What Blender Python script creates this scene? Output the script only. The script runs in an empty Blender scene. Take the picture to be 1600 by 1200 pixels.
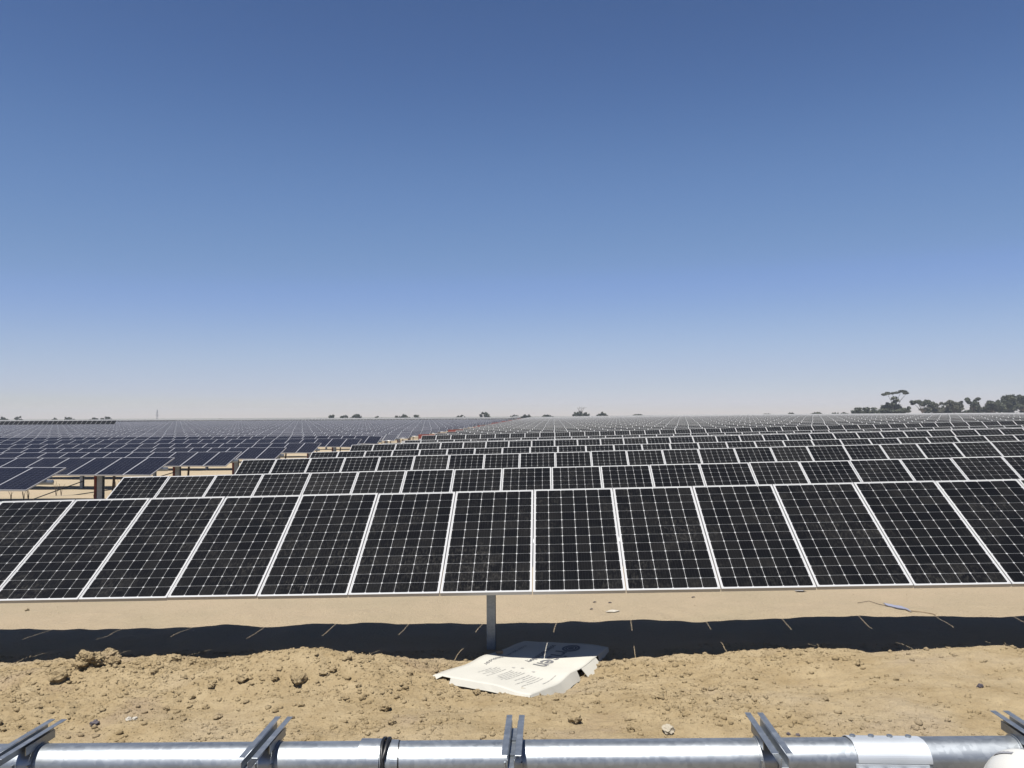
import bpy, bmesh, math, random
import numpy as np
from mathutils import Matrix, Vector
random.seed(7); RNG = np.random.default_rng(11)
SC = bpy.context.scene
COL = SC.collection
R = math.radians

# ---------------------------------------------------------------- camera
F_PX, YAW, ROLL, HZ, CAM_Z = 1323.0, 0.0492, 0.006, 649.0, 2.8
PITCH = math.atan((HZ - 600.0) / F_PX)
def cam_axes():
    f0 = Vector((-math.sin(YAW), math.cos(YAW), 0)); r0 = Vector((math.cos(YAW), math.sin(YAW), 0))
    fwd = f0 * math.cos(PITCH) + Vector((0, 0, math.sin(PITCH)))
    up = r0.cross(fwd)
    cr, sr = math.cos(ROLL), math.sin(ROLL)
    return r0 * cr - up * sr, r0 * sr + up * cr, fwd
cr_, cu_, cf_ = cam_axes()
cam = bpy.data.cameras.new("camera"); camo = bpy.data.objects.new("camera", cam); COL.objects.link(camo)
cam.sensor_width = 36.0; cam.lens = 36.0 * F_PX / 1600.0; cam.clip_start = 0.05; cam.clip_end = 20000
M = Matrix((( cr_.x, cu_.x, -cf_.x, 0), (cr_.y, cu_.y, -cf_.y, 0), (cr_.z, cu_.z, -cf_.z, CAM_Z), (0, 0, 0, 1)))
camo.matrix_world = M
SC.camera = camo

# ---------------------------------------------------------------- world, sun, exposure
SUN_DIR = Vector((-0.15, -0.375, 1.0)).normalized()
SUN_EL = math.asin(SUN_DIR.z); SUN_AZ = math.atan2(SUN_DIR.x, SUN_DIR.y)
W = bpy.data.worlds.new("World"); SC.world = W; W.use_nodes = True
nt = W.node_tree; nt.nodes.clear()
sky = nt.nodes.new("ShaderNodeTexSky"); sky.sky_type = 'NISHITA'; sky.sun_disc = False
sky.sun_elevation = SUN_EL; sky.sun_rotation = SUN_AZ
sky.altitude = 0; sky.air_density = 1.0; sky.dust_density = 0.0; sky.ozone_density = 6.0
bg = nt.nodes.new("ShaderNodeBackground"); bg.inputs[1].default_value = 0.05
wo = nt.nodes.new("ShaderNodeOutputWorld")
# the camera's colour response to the sky: deeper overhead, paler blue-grey low down (same all the way round)
s1 = nt.nodes.new("ShaderNodeVectorMath"); s1.operation = 'SCALE'; s1.inputs[3].default_value = 0.1
cv = nt.nodes.new("ShaderNodeRGBCurve")
for ci, pts in enumerate((((0.050, 0.026), (0.098, 0.070), (0.153, 0.140), (0.251, 0.235), (0.401, 0.385), (0.676, 0.565)),
                          ((0.100, 0.060), (0.176, 0.128), (0.276, 0.248), (0.421, 0.365), (0.580, 0.495), (0.745, 0.590)),
                          ((0.230, 0.135), (0.362, 0.315), (0.494, 0.485), (0.600, 0.580), (0.643, 0.655), (0.702, 0.690), (0.800, 0.760)))):
    c = cv.mapping.curves[ci]; c.points[1].location = (1.0, 0.85)
    for p in pts: c.points.new(*p)
cv.mapping.update()
s2 = nt.nodes.new("ShaderNodeVectorMath"); s2.operation = 'SCALE'; s2.inputs[3].default_value = 10.0
nt.links.new(sky.outputs[0], s1.inputs[0]); nt.links.new(s1.outputs[0], cv.inputs["Color"]); nt.links.new(cv.outputs[0], s2.inputs[0])
nt.links.new(s2.outputs[0], bg.inputs[0]); nt.links.new(bg.outputs[0], wo.inputs[0])
sl = bpy.data.lights.new("sun", 'SUN'); sl.energy = 4.6; sl.angle = R(0.53); sl.color = (1.0, 0.955, 0.88)
slo = bpy.data.objects.new("sun", sl); COL.objects.link(slo)
slo.rotation_euler = SUN_DIR.to_track_quat('Z', 'Y').to_euler()
slo.location = (0, -5, 30)
SC.view_settings.view_transform = 'Standard'; SC.view_settings.look = 'None'
SC.view_settings.gamma = 1.0; SC.view_settings.use_curve_mapping = False
SC.view_settings.exposure = 1.0
SC.render.engine = 'CYCLES'
SC.cycles.use_denoising = True; SC.cycles.denoiser = 'OPENIMAGEDENOISE'; SC.cycles.denoising_prefilter = 'ACCURATE'
SC.cycles.max_bounces = 6; SC.cycles.diffuse_bounces = 4; SC.cycles.glossy_bounces = 3
SC.cycles.sample_clamp_indirect = 3.0

# ---------------------------------------------------------------- noise helpers
def vnoise(x, y, seed=0):
    xi = np.floor(x).astype(np.int64); yi = np.floor(y).astype(np.int64)
    fx = x - xi; fy = y - yi
    fx = fx * fx * (3 - 2 * fx); fy = fy * fy * (3 - 2 * fy)
    def h(a, b):
        n = (a * 374761393 + b * 668265263 + seed * 974634777) & 0x7fffffff
        n = ((n ^ (n >> 13)) * 1274126177) & 0x7fffffff
        n = (n ^ (n >> 16)) & 0xffff
        return n / 65535.0
    a = h(xi, yi); b = h(xi + 1, yi); c = h(xi, yi + 1); d = h(xi + 1, yi + 1)
    return (a * (1 - fx) + b * fx) * (1 - fy) + (c * (1 - fx) + d * fx) * fy - 0.5
def sstep(a, b, x):
    t = np.clip((x - a) / (b - a), 0, 1); return t * t * (3 - 2 * t)

# ---------------------------------------------------------------- terrain
ROW_P = 6.655; ROW_Y1 = 10.11
def row_y(k): return ROW_Y1 + ROW_P * (k - 1)
_by = [-60, 3.43, 10.11, 16.77, 23.4, 30.1, 36.7, 43.4, 50.1, 56.7, 63.4, 80, 130, 220, 350, 600, 1500, 6000]
_bz = [-1.388, -1.384, -1.525, -1.645, -1.640, -1.690, -1.657, -1.83, -1.868, -1.73, -1.77, -1.72, -1.60, -1.38, -1.15, -1.5, -3.0, -9]
_ly = [-60, 10, 23.4, 30.1, 36.7, 43.4, 50.1, 56.7, 80, 130, 240, 350, 600, 1500, 6000]
_lz = [-1.62, -1.75, -1.81, -1.86, -1.94, -1.99, -1.97, -1.88, -1.82, -1.74, -1.50, -1.30, -1.6, -3.0, -9]
def rise(x):
    x = np.asarray(x, float)
    return 0.0205 * np.where(x > 25, 25 + 22 * np.tanh((x - 25) / 22), np.maximum(x, -12))
def tube_z(x, y):                                     # height of a torque tube above z = 0
    x = np.asarray(x, float); y = np.asarray(y, float)
    fade = 1 - 0.5 * sstep(80, 300, y)
    b = np.interp(y, _by, _bz) + rise(x) * fade
    l = np.interp(y, _ly, _lz)
    w = sstep(-15, -10.5, x)
    return CAM_Z + l * (1 - w) + b * w
def ground_z(x, y):
    x = np.asarray(x, float); y = np.asarray(y, float)
    z = tube_z(x, y) - 1.25 + 0.05 * (1 - sstep(-15, -10, x))
    near = sstep(5.0, 7.2, y) * (1 - sstep(9.6, 10.6, y))
    z = z + near * (0.10 + 0.25 * np.exp(-((x + 2.5) / 1.1) ** 2 - ((y - 8.75) / 0.42) ** 2)
                    + 0.06 * np.exp(-((x + 5.0) / 0.9) ** 2 - ((y - 8.9) / 0.5) ** 2)
                    - 0.17 * np.exp(-((x + 0.2) / 1.1) ** 2 - ((y - 8.95) / 0.85) ** 2)
                    + 0.09 * np.exp(-((x - 3.6) / 1.6) ** 2 - ((y - 9.0) / 0.45) ** 2)
                    - 0.14 * sstep(4.8, 5.8, x) * np.exp(-((y - 9.2) / 0.7) ** 2))
    z = z + 0.045 * vnoise(x * 0.9, y * 1.1, 3) + 0.03 * vnoise(x * 2.3, y * 2.3, 4) * (0.4 + 2.2 * near)
    z = z + 0.035 * vnoise(x * 1.5 + 7, y * 0.8, 12) * sstep(10.4, 11.3, y) * (1 - sstep(13, 16, y))
    z = z + 0.03 * vnoise(x * 4.2, y * 2.6, 13) * sstep(9.8, 10.6, y) * (1 - sstep(12.6, 14, y))
    return z
def detail_z(x, y):
    m = sstep(6.0, 7.0, y) * (1 - sstep(9.3, 9.9, y))             # loose excavated soil
    patch = sstep(-0.12, 0.25, vnoise(x * 0.8 + 5, y * 1.3, 21) + 0.22 * sstep(0.6, -1.5, x))
    lump = np.abs(vnoise(x * 8, y * 8, 5)) * 0.060 + np.abs(vnoise(x * 19, y * 19, 6)) * 0.040 + vnoise(x * 34, y * 34, 7) * 0.018
    calm = 0.014 * vnoise(x * 5, y * 11, 8) + 0.008 * vnoise(x * 16, y * 22, 9)
    fine = 0.020 * vnoise(x * 3.1, y * 4.3, 10)
    return m * patch * lump + calm * (0.5 + m) + fine * (0.3 + m * 0.7)
def surf_z(x, y): return ground_z(x, y) + detail_z(x, y)
def at(px, py, dz=0.0):                               # where the sight line of the photo meets the ground
    d = cf_ + cr_ * ((px - 800) / F_PX) + cu_ * ((600 - py) / F_PX)
    t = 2.0
    for _ in range(4000):
        p = d * t
        if p.z + CAM_Z <= float(ground_z(p.x, p.y)) + dz: break
        t *= 1.0015
    return p.x, p.y
def at_dist(px, Y):                                   # a point at depth Y under image column px
    d = cf_ + cr_ * ((px - 800) / F_PX)
    s = Y / d.y
    return d.x * s, Y

# ---------------------------------------------------------------- materials
K = 0.50                                               # albedos suit the exposure above
def mat(name):
    m = bpy.data.materials.new(name); m.use_nodes = True
    n = m.node_tree.nodes; b = n["Principled BSDF"]
    return m, n, m.node_tree.links, b
def simple(name, col, rough=0.6, metal=0.0, var=0.0, scale=8, spec=None, bump=0.0):
    m, n, l, b = mat(name)
    col = tuple(c * (K if metal < 0.5 else 0.70) for c in col)
    b.inputs["Base Color"].default_value = (*col, 1); b.inputs["Roughness"].default_value = rough
    b.inputs["Metallic"].default_value = metal
    if var or bump:
        tc = n.new("ShaderNodeTexCoord"); no = n.new("ShaderNodeTexNoise"); no.inputs["Scale"].default_value = scale
        no.inputs["Detail"].default_value = 6; l.new(tc.outputs["Object"], no.inputs["Vector"])
        if var:
            mx = n.new("ShaderNodeMix"); mx.data_type = 'RGBA'
            mx.inputs[6].default_value = (*[c * (1 - var) for c in col], 1); mx.inputs[7].default_value = (*[min(1, c * (1 + var)) for c in col], 1)
            rp = n.new("ShaderNodeMapRange"); rp.inputs[1].default_value = 0.32; rp.inputs[2].default_value = 0.68
            l.new(no.outputs[0], rp.inputs[0]); l.new(rp.outputs[0], mx.inputs[0]); l.new(mx.outputs[2], b.inputs["Base Color"])
        if bump:
            bp = n.new("ShaderNodeBump"); bp.inputs["Strength"].default_value = bump; bp.inputs["Distance"].default_value = 0.01
            l.new(no.outputs[0], bp.inputs["Height"]); l.new(bp.outputs[0], b.inputs["Normal"])
    return m
def galvanised():
    m, n, l, b = mat("galvanised_steel")
    tc = n.new("ShaderNodeTexCoord")
    v = n.new("ShaderNodeTexVoronoi"); v.inputs["Scale"].default_value = 55; l.new(tc.outputs["Object"], v.inputs["Vector"])
    no = n.new("ShaderNodeTexNoise"); no.inputs["Scale"].default_value = 9; no.inputs["Detail"].default_value = 8
    mp = n.new("ShaderNodeMapping"); mp.inputs["Scale"].default_value = (0.35, 2.5, 2.5)
    l.new(tc.outputs["Object"], mp.inputs[0]); l.new(mp.outputs[0], no.inputs["Vector"])
    ad = n.new("ShaderNodeMath"); ad.operation = 'MULTIPLY_ADD'; ad.inputs[1].default_value = 0.35
    l.new(v.outputs["Color"], ad.inputs[0]); l.new(no.outputs[0], ad.inputs[2])
    cr = n.new("ShaderNodeValToRGB"); cr.color_ramp.elements[0].position = 0.35; cr.color_ramp.elements[1].position = 0.95
    cr.color_ramp.elements[0].color = (0.20, 0.22, 0.245, 1); cr.color_ramp.elements[1].color = (0.31, 0.335, 0.36, 1)
    l.new(ad.outputs[0], cr.inputs[0]); l.new(cr.outputs[0], b.inputs["Base Color"])
    rr = n.new("ShaderNodeMapRange"); rr.inputs[3].default_value = 0.34; rr.inputs[4].default_value = 0.50
    l.new(ad.outputs[0], rr.inputs[0]); l.new(rr.outputs[0], b.inputs["Roughness"])
    b.inputs["Metallic"].default_value = 0.82
    return m
def cell_mat(name, dark, dust, mono=True):
    m, n, l, b = mat(name)
    uv = n.new("ShaderNodeUVMap"); sx = n.new("ShaderNodeSeparateXYZ"); l.new(uv.outputs[0], sx.inputs[0])
    w = n.new("ShaderNodeMath"); w.operation = 'MULTIPLY'; w.inputs[1].default_value = 5.0; l.new(sx.outputs[0], w.inputs[0])
    fr = n.new("ShaderNodeMath"); fr.operation = 'FRACT'; l.new(w.outputs[0], fr.inputs[0])
    s1 = n.new("ShaderNodeMath"); s1.operation = 'SUBTRACT'; s1.inputs[1].default_value = 0.5; l.new(fr.outputs[0], s1.inputs[0])
    ab = n.new("ShaderNodeMath"); ab.operation = 'ABSOLUTE'; l.new(s1.outputs[0], ab.inputs[0])
    lt = n.new("ShaderNodeMath"); lt.operation = 'LESS_THAN'; lt.inputs[1].default_value = 0.03; l.new(ab.outputs[0], lt.inputs[0])
    tc = n.new("ShaderNodeTexCoord"); ge = n.new("ShaderNodeNewGeometry")
    n1 = n.new("ShaderNodeTexNoise"); n1.inputs["Scale"].default_value = 1.7; n1.inputs["Detail"].default_value = 6; l.new(ge.outputs["Position"], n1.inputs["Vector"])
    n2 = n.new("ShaderNodeTexNoise"); n2.inputs["Scale"].default_value = 38; n2.inputs["Detail"].default_value = 3; n2.inputs["Roughness"].default_value = 0.7
    mp = n.new("ShaderNodeMapping"); mp.inputs["Scale"].default_value = (1, 0.45, 0.45); l.new(ge.outputs["Position"], mp.inputs[0]); l.new(mp.outputs[0], n2.inputs["Vector"])
    r1 = n.new("ShaderNodeMapRange"); r1.inputs[1].default_value = 0.40; r1.inputs[2].default_value = 0.66; l.new(n1.outputs[0], r1.inputs[0])
    r2 = n.new("ShaderNodeMapRange"); r2.inputs[1].default_value = 0.48; r2.inputs[2].default_value = 0.80; l.new(n2.outputs[0], r2.inputs[0])
    oi = n.new("ShaderNodeObjectInfo")
    at_ = n.new("ShaderNodeAttribute"); at_.attribute_name = "tone"
    rnd = n.new("ShaderNodeMath"); rnd.operation = 'ADD'; l.new(oi.outputs["Random"], rnd.inputs[0]); l.new(at_.outputs["Fac"], rnd.inputs[1])
    rf = n.new("ShaderNodeMath"); rf.operation = 'FRACT'; l.new(rnd.outputs[0], rf.inputs[0])
    ml = n.new("ShaderNodeMath"); ml.operation = 'MULTIPLY'; l.new(r1.outputs[0], ml.inputs[0]); l.new(r2.outputs[0], ml.inputs[1])
    sp = n.new("ShaderNodeMath"); sp.operation = 'POWER'; sp.inputs[1].default_value = 3.0; l.new(rf.outputs[0], sp.inputs[0])
    fa = n.new("ShaderNodeMath"); fa.operation = 'MULTIPLY_ADD'; fa.inputs[1].default_value = 0.13; l.new(sp.outputs[0], fa.inputs[0])
    m2 = n.new("ShaderNodeMath"); m2.operation = 'MULTIPLY'; m2.inputs[1].default_value = 0.95; l.new(ml.outputs[0], m2.inputs[0]); l.new(m2.outputs[0], fa.inputs[2])
    mx = n.new("ShaderNodeMix"); mx.data_type = 'RGBA'; mx.inputs[6].default_value = (*dark, 1); mx.inputs[7].default_value = (*dust, 1)
    mx.clamp_factor = True
    l.new(fa.outputs[0], mx.inputs[0])
    mb = n.new("ShaderNodeMix"); mb.data_type = 'RGBA'; mb.inputs[7].default_value = (0.065, 0.065, 0.07, 1)
    fb = n.new("ShaderNodeMath"); fb.operation = 'MULTIPLY'; fb.inputs[1].default_value = 0.24 if mono else 0.3; l.new(lt.outputs[0], fb.inputs[0])
    l.new(fb.outputs[0], mb.inputs[0]); l.new(mx.outputs[2], mb.inputs[6]); l.new(mb.outputs[2], b.inputs["Base Color"])
    b.inputs["Roughness"].default_value = 0.5; b.inputs["IOR"].default_value = 1.12
    b.inputs["Coat Weight"].default_value = (0.36 if mono else 0.30); b.inputs["Coat IOR"].default_value = 1.30
    cr = n.new("ShaderNodeMapRange"); cr.inputs[3].default_value = 0.07; cr.inputs[4].default_value = 0.35; l.new(ml.outputs[0], cr.inputs[0])
    l.new(cr.outputs[0], b.inputs["Coat Roughness"])
    return m
def sheet_mat(name, dark, line, mono=True):           # far rows: the cell grid too fine to build, read off the panel's own UV
    m, n, l, b = mat(name)
    uv = n.new("ShaderNodeUVMap"); sx = n.new("ShaderNodeSeparateXYZ"); l.new(uv.outputs[0], sx.inputs[0])
    def grid(sock, k, wd):
        a = n.new("ShaderNodeMath"); a.operation = 'MULTIPLY'; a.inputs[1].default_value = k; l.new(sock, a.inputs[0])
        f = n.new("ShaderNodeMath"); f.operation = 'FRACT'; l.new(a.outputs[0], f.inputs[0])
        s = n.new("ShaderNodeMath"); s.operation = 'SUBTRACT'; s.inputs[1].default_value = 0.5; l.new(f.outputs[0], s.inputs[0])
        c = n.new("ShaderNodeMath"); c.operation = 'ABSOLUTE'; l.new(s.outputs[0], c.inputs[0])
        g = n.new("ShaderNodeMath"); g.operation = 'GREATER_THAN'; g.inputs[1].default_value = 0.5 - wd; l.new(c.outputs[0], g.inputs[0])
        return g
    g1 = grid(sx.outputs[0], 6, 0.038); g2 = grid(sx.outputs[1], 12, 0.038)
    mx = n.new("ShaderNodeMath"); mx.operation = 'MAXIMUM'; l.new(g1.outputs[0], mx.inputs[0]); l.new(g2.outputs[0], mx.inputs[1])
    at_ = n.new("ShaderNodeAttribute"); at_.attribute_name = "tone"
    sp = n.new("ShaderNodeMath"); sp.operation = 'POWER'; sp.inputs[1].default_value = 2.5; l.new(at_.outputs["Fac"], sp.inputs[0])
    base = n.new("ShaderNodeMix"); base.data_type = 'RGBA'; base.inputs[6].default_value = (*dark, 1)
    base.inputs[7].default_value = (*[c * 1.7 + 0.012 for c in dark], 1); l.new(sp.outputs[0], base.inputs[0])
    o = n.new("ShaderNodeMix"); o.data_type = 'RGBA'; l.new(mx.outputs[0], o.inputs[0]); l.new(base.outputs[2], o.inputs[6])
    o.inputs[7].default_value = (*line, 1); l.new(o.outputs[2], b.inputs["Base Color"])
    b.inputs["Roughness"].default_value = 0.5; b.inputs["IOR"].default_value = 1.12
    b.inputs["Coat Weight"].default_value = (0.36 if mono else 0.30); b.inputs["Coat IOR"].default_value = 1.30; b.inputs["Coat Roughness"].default_value = 0.14
    return m
def soil_mat(name="sandy_soil", far=True, k=1.0):
    k = k * K * 1.16
    m, n, l, b = mat(name)
    ge = n.new("ShaderNodeNewGeometry")
    def noise(sc, det=6, ro=0.6):
        no = n.new("ShaderNodeTexNoise"); no.inputs["Scale"].default_value = sc; no.inputs["Detail"].default_value = det
        no.inputs["Roughness"].default_value = ro; l.new(ge.outputs["Position"], no.inputs["Vector"]); return no
    def rng(s, a, b_, c=0.0, d=1.0):
        r = n.new("ShaderNodeMapRange"); r.inputs[1].default_value = a; r.inputs[2].default_value = b_; r.inputs[3].default_value = c; r.inputs[4].default_value = d
        l.new(s, r.inputs[0]); return r.outputs[0]
    def mix(f, a, c):
        x = n.new("ShaderNodeMix"); x.data_type = 'RGBA'; x.clamp_factor = True
        if isinstance(f, (int, float)): x.inputs[0].default_value = f
        else: l.new(f, x.inputs[0])
        for i, v in ((6, a), (7, c)):
            if isinstance(v, tuple): x.inputs[i].default_value = (*[q * k for q in v], 1)
            else: l.new(v, x.inputs[i])
        return x.outputs[2]
    big = noise(0.55, 4); mid = noise(3.2, 6, 0.65); fine = noise(34, 5, 0.7); grit = noise(150, 3, 0.8); yel = noise(1.1, 5)
    sp = n.new("ShaderNodeSeparateXYZ"); l.new(ge.outputs["Position"], sp.inputs[0])
    pale = mix(rng(big.outputs[0], 0.35, 0.65), (0.475, 0.395, 0.272), (0.525, 0.425, 0.298))
    dug = mix(rng(mid.outputs[0], 0.3, 0.7), (0.415, 0.312, 0.170), (0.575, 0.455, 0.275))
    dug = mix(rng(yel.outputs[0], 0.55, 0.75), dug, (0.40, 0.290, 0.180))
    dug = mix(rng(big.outputs[0], 0.50, 0.68, 0, 0.75), dug, (0.56, 0.465, 0.325))
    near = rng(sp.outputs[1], 9.2, 10.2)                          # freshly dug soil in front, wind-swept sand behind
    c = mix(near, dug, pale)
    c = mix(rng(fine.outputs[0], 0.50, 0.80, 0, 0.5), c, (0.235, 0.180, 0.115))
    c = mix(rng(grit.outputs[0], 0.60, 0.78, 0, 0.55), c, (0.56, 0.50, 0.39))
    if far:
        farf = rng(sp.outputs[1], 330, 420)
        scrub = noise(0.03, 6, 0.7)
        fc = mix(rng(scrub.outputs[0], 0.42, 0.6), (0.11, 0.12, 0.07), (0.30, 0.27, 0.17))
        c = mix(farf, c, fc)
    l.new(c, b.inputs["Base Color"]); b.inputs["Roughness"].default_value = 0.95; b.inputs["Specular IOR Level"].default_value = 0.15
    ad = n.new("ShaderNodeMath"); ad.operation = 'MULTIPLY_ADD'; ad.inputs[1].default_value = 0.4; l.new(grit.outputs[0], ad.inputs[0]); l.new(fine.outputs[0], ad.inputs[2])
    bp = n.new("ShaderNodeBump"); bp.inputs["Strength"].default_value = 0.9; bp.inputs["Distance"].default_value = 0.03
    l.new(ad.outputs[0], bp.inputs["Height"]); l.new(bp.outputs[0], b.inputs["Normal"])
    return m

M_GALV = galvanised()
M_FRAME = simple("anodised_frame", (0.80, 0.80, 0.80), 0.38, 0.25)
M_BACK = simple("white_backsheet", (0.66, 0.67, 0.68), 0.35)
M_CELL = cell_mat("mono_cell", (0.0020, 0.0021, 0.0025), (0.040, 0.038, 0.034))
M_BCELL = cell_mat("poly_cell", (0.0058, 0.0060, 0.0105), (0.032, 0.031, 0.035), mono=False)
M_SHEET = sheet_mat("mono_cell_sheet", (0.0028, 0.0029, 0.0033), (0.30, 0.30, 0.29))
M_BSHEET = sheet_mat("poly_cell_sheet", (0.0100, 0.0100, 0.0145), (0.28, 0.28, 0.30), False)
M_BFRAME = simple("grey_anodised_frame", (0.74, 0.74, 0.74), 0.4, 0.35)
M_SOIL = soil_mat()
M_CLOD = soil_mat("clod_soil", far=False, k=0.97)
M_PLATE = simple("zinc_plate", (0.64, 0.68, 0.72), 0.45, 0.55, 0.08, 6)
M_DARK = simple("black_rubber", (0.012, 0.012, 0.013), 0.45)
M_RUST = simple("red_oxide_paint", (0.30, 0.050, 0.028), 0.65, 0, 0.3, 30)
M_BROWN = simple("weathered_steel", (0.15, 0.11, 0.09), 0.7, 0.2, 0.3, 20)
M_HARD = simple("helmet_plastic", (0.80, 0.80, 0.76), 0.28)
M_GREYP = simple("grey_sticker", (0.36, 0.36, 0.38), 0.45)
M_CARD = simple("white_carton_board", (0.72, 0.70, 0.62), 0.8, 0, 0.05, 3, bump=0.2)
M_CORE = simple("brown_carton_core", (0.36, 0.26, 0.16), 0.9, 0, 0.15, 12)
M_INK = simple("black_print", (0.20, 0.20, 0.21), 0.7)
M_INKG = simple("grey_print", (0.52, 0.51, 0.48), 0.8)
M_BARK = simple("bark", (0.16, 0.12, 0.09), 0.9, 0, 0.3, 3)
def leaf_mat(name, a, b_):
    m, n, l, b = mat(name)
    tc = n.new("ShaderNodeNewGeometry")
    no = n.new("ShaderNodeTexNoise"); no.inputs["Scale"].default_value = 0.8; no.inputs["Detail"].default_value = 5; l.new(tc.outputs["Position"], no.inputs["Vector"])
    r = n.new("ShaderNodeMapRange"); r.inputs[1].default_value = 0.35; r.inputs[2].default_value = 0.65; l.new(no.outputs[0], r.inputs[0])
    x = n.new("ShaderNodeMix"); x.data_type = 'RGBA'; x.inputs[6].default_value = (*[q * 0.62 for q in a], 1); x.inputs[7].default_value = (*[q * 0.62 for q in b_], 1)
    l.new(r.outputs[0], x.inputs[0]); l.new(x.outputs[2], b.inputs["Base Color"]); b.inputs["Roughness"].default_value = 0.75
    return m
M_LEAF = leaf_mat("dull_green_foliage", (0.034, 0.044, 0.026), (0.120, 0.132, 0.080))
M_LEAF2 = leaf_mat("olive_foliage", (0.055, 0.060, 0.036), (0.160, 0.158, 0.105))

# ---------------------------------------------------------------- mesh helpers
class MB:
    def __init__(s): s.v = []; s.f = []; s.m = []; s.uv = {}
    def quad(s, pts, mi=0, uv=None):
        i = len(s.v); s.v += [tuple(p) for p in pts]; s.f.append(tuple(range(i, i + len(pts)))); s.m.append(mi)
        if uv: s.uv[len(s.f) - 1] = uv
    def box(s, c, d, mi=0, mtx=None):
        x, y, z = [q / 2 for q in d]; P = []
        for sx, sy, sz in ((-1,-1,-1),(1,-1,-1),(1,1,-1),(-1,1,-1),(-1,-1,1),(1,-1,1),(1,1,1),(-1,1,1)):
            p = Vector((sx * x, sy * y, sz * z))
            if mtx is not None: p = mtx @ p
            P.append((p.x + c[0], p.y + c[1], p.z + c[2]))
        i = len(s.v); s.v += P
        for f in ((0,3,2,1),(4,5,6,7),(0,1,5,4),(1,2,6,5),(2,3,7,6),(3,0,4,7)): s.f.append(tuple(i + q for q in f)); s.m.append(mi)
    def tube(s, pts, rad, n=8, mi=0, caps=True):
        pts = [Vector(p) for p in pts]; rad = rad if isinstance(rad, (list, tuple)) else [rad] * len(pts)
        rings = []
        for j, p in enumerate(pts):
            d = (pts[min(j + 1, len(pts) - 1)] - pts[max(j - 1, 0)]).normalized()
            a = Vector((0, 0, 1)) if abs(d.z) < 0.9 else Vector((1, 0, 0))
            u = d.cross(a).normalized(); w = d.cross(u)
            i = len(s.v)
            for k in range(n):
                t = 2 * math.pi * k / n; q = p + (u * math.cos(t) + w * math.sin(t)) * rad[j]; s.v.append(tuple(q))
            rings.append(i)
        for a, b in zip(rings[:-1], rings[1:]):
            for k in range(n): s.f.append((a + k, a + (k + 1) % n, b + (k + 1) % n, b + k)); s.m.append(mi)
        if caps:
            s.f.append(tuple(rings[0] + k for k in range(n))[::-1]); s.m.append(mi)
            s.f.append(tuple(rings[-1] + k for k in range(n))); s.m.append(mi)
    def sweep_x(s, prof, x0, x1, zf=None, yc=0.0, mi=0, caps=True, step=None, skew=0.0):   # a profile (y, z) carried along x
        xs = [x0, x1] if not step else list(np.linspace(x0, x1, max(2, int(abs(x1 - x0) / step) + 1)))
        n = len(prof); rings = []
        for x in xs:
            i = len(s.v); dz = float(zf(x)) if zf else 0.0
            for (y, z) in prof: s.v.append((x + skew * y, yc + y, z + dz))
            rings.append(i)
        for a, b in zip(rings[:-1], rings[1:]):
            for k in range(n): s.f.append((a + k, b + k, b + (k + 1) % n, a + (k + 1) % n)); s.m.append(mi)
        if caps: s.f.append(tuple(rings[0] + k for k in range(n))); s.m.append(mi); s.f.append(tuple(rings[-1] + k for k in range(n))[::-1]); s.m.append(mi)
    def mesh(s, name, mats, smooth=False):
        me = bpy.data.meshes.new(name); me.from_pydata(s.v, [], s.f)
        for m in mats: me.materials.append(m)
        me.polygons.foreach_set("material_index", s.m)
        if smooth: me.polygons.foreach_set("use_smooth", [True] * len(s.f))
        if s.uv:
            ul = me.uv_layers.new(name="UVMap")
            for pi, uv in s.uv.items():
                p = me.polygons[pi]
                for li, q in zip(p.loop_indices, uv): ul.data[li].uv = q
        me.update(); return me
def link(name, data, parent=None, loc=(0, 0, 0), rot=(0, 0, 0), kind=None):
    o = bpy.data.objects.new(name, data); COL.objects.link(o); o.parent = parent; o.location = loc; o.rotation_euler = rot
    if kind: o["kind"] = kind
    return o
def tag(o, label, cat, group=None):
    o["label"] = label; o["category"] = cat
    if group: o["group"] = group
    return o
def thing(name, label, cat, loc=(0, 0, 0), group=None, rot=(0, 0, 0)):
    return tag(link(name, None, None, loc, rot), label, cat, group)
def part(name, mb, mats, parent, loc=(0, 0, 0), rot=(0, 0, 0), smooth=False, kind=None):
    return link(name, mb.mesh(name, mats, smooth), parent, loc, rot, kind)
def bevel(me, w, seg=2, ang=35):
    bm = bmesh.new(); bm.from_mesh(me)
    ed = [e for e in bm.edges if len(e.link_faces) == 2 and e.calc_face_angle(0) > R(ang)]
    bmesh.ops.bevel(bm, geom=ed, offset=w, segments=seg, affect='EDGES', profile=0.5, clamp_overlap=True)
    bm.to_mesh(me); bm.free(); me.update()

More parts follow.
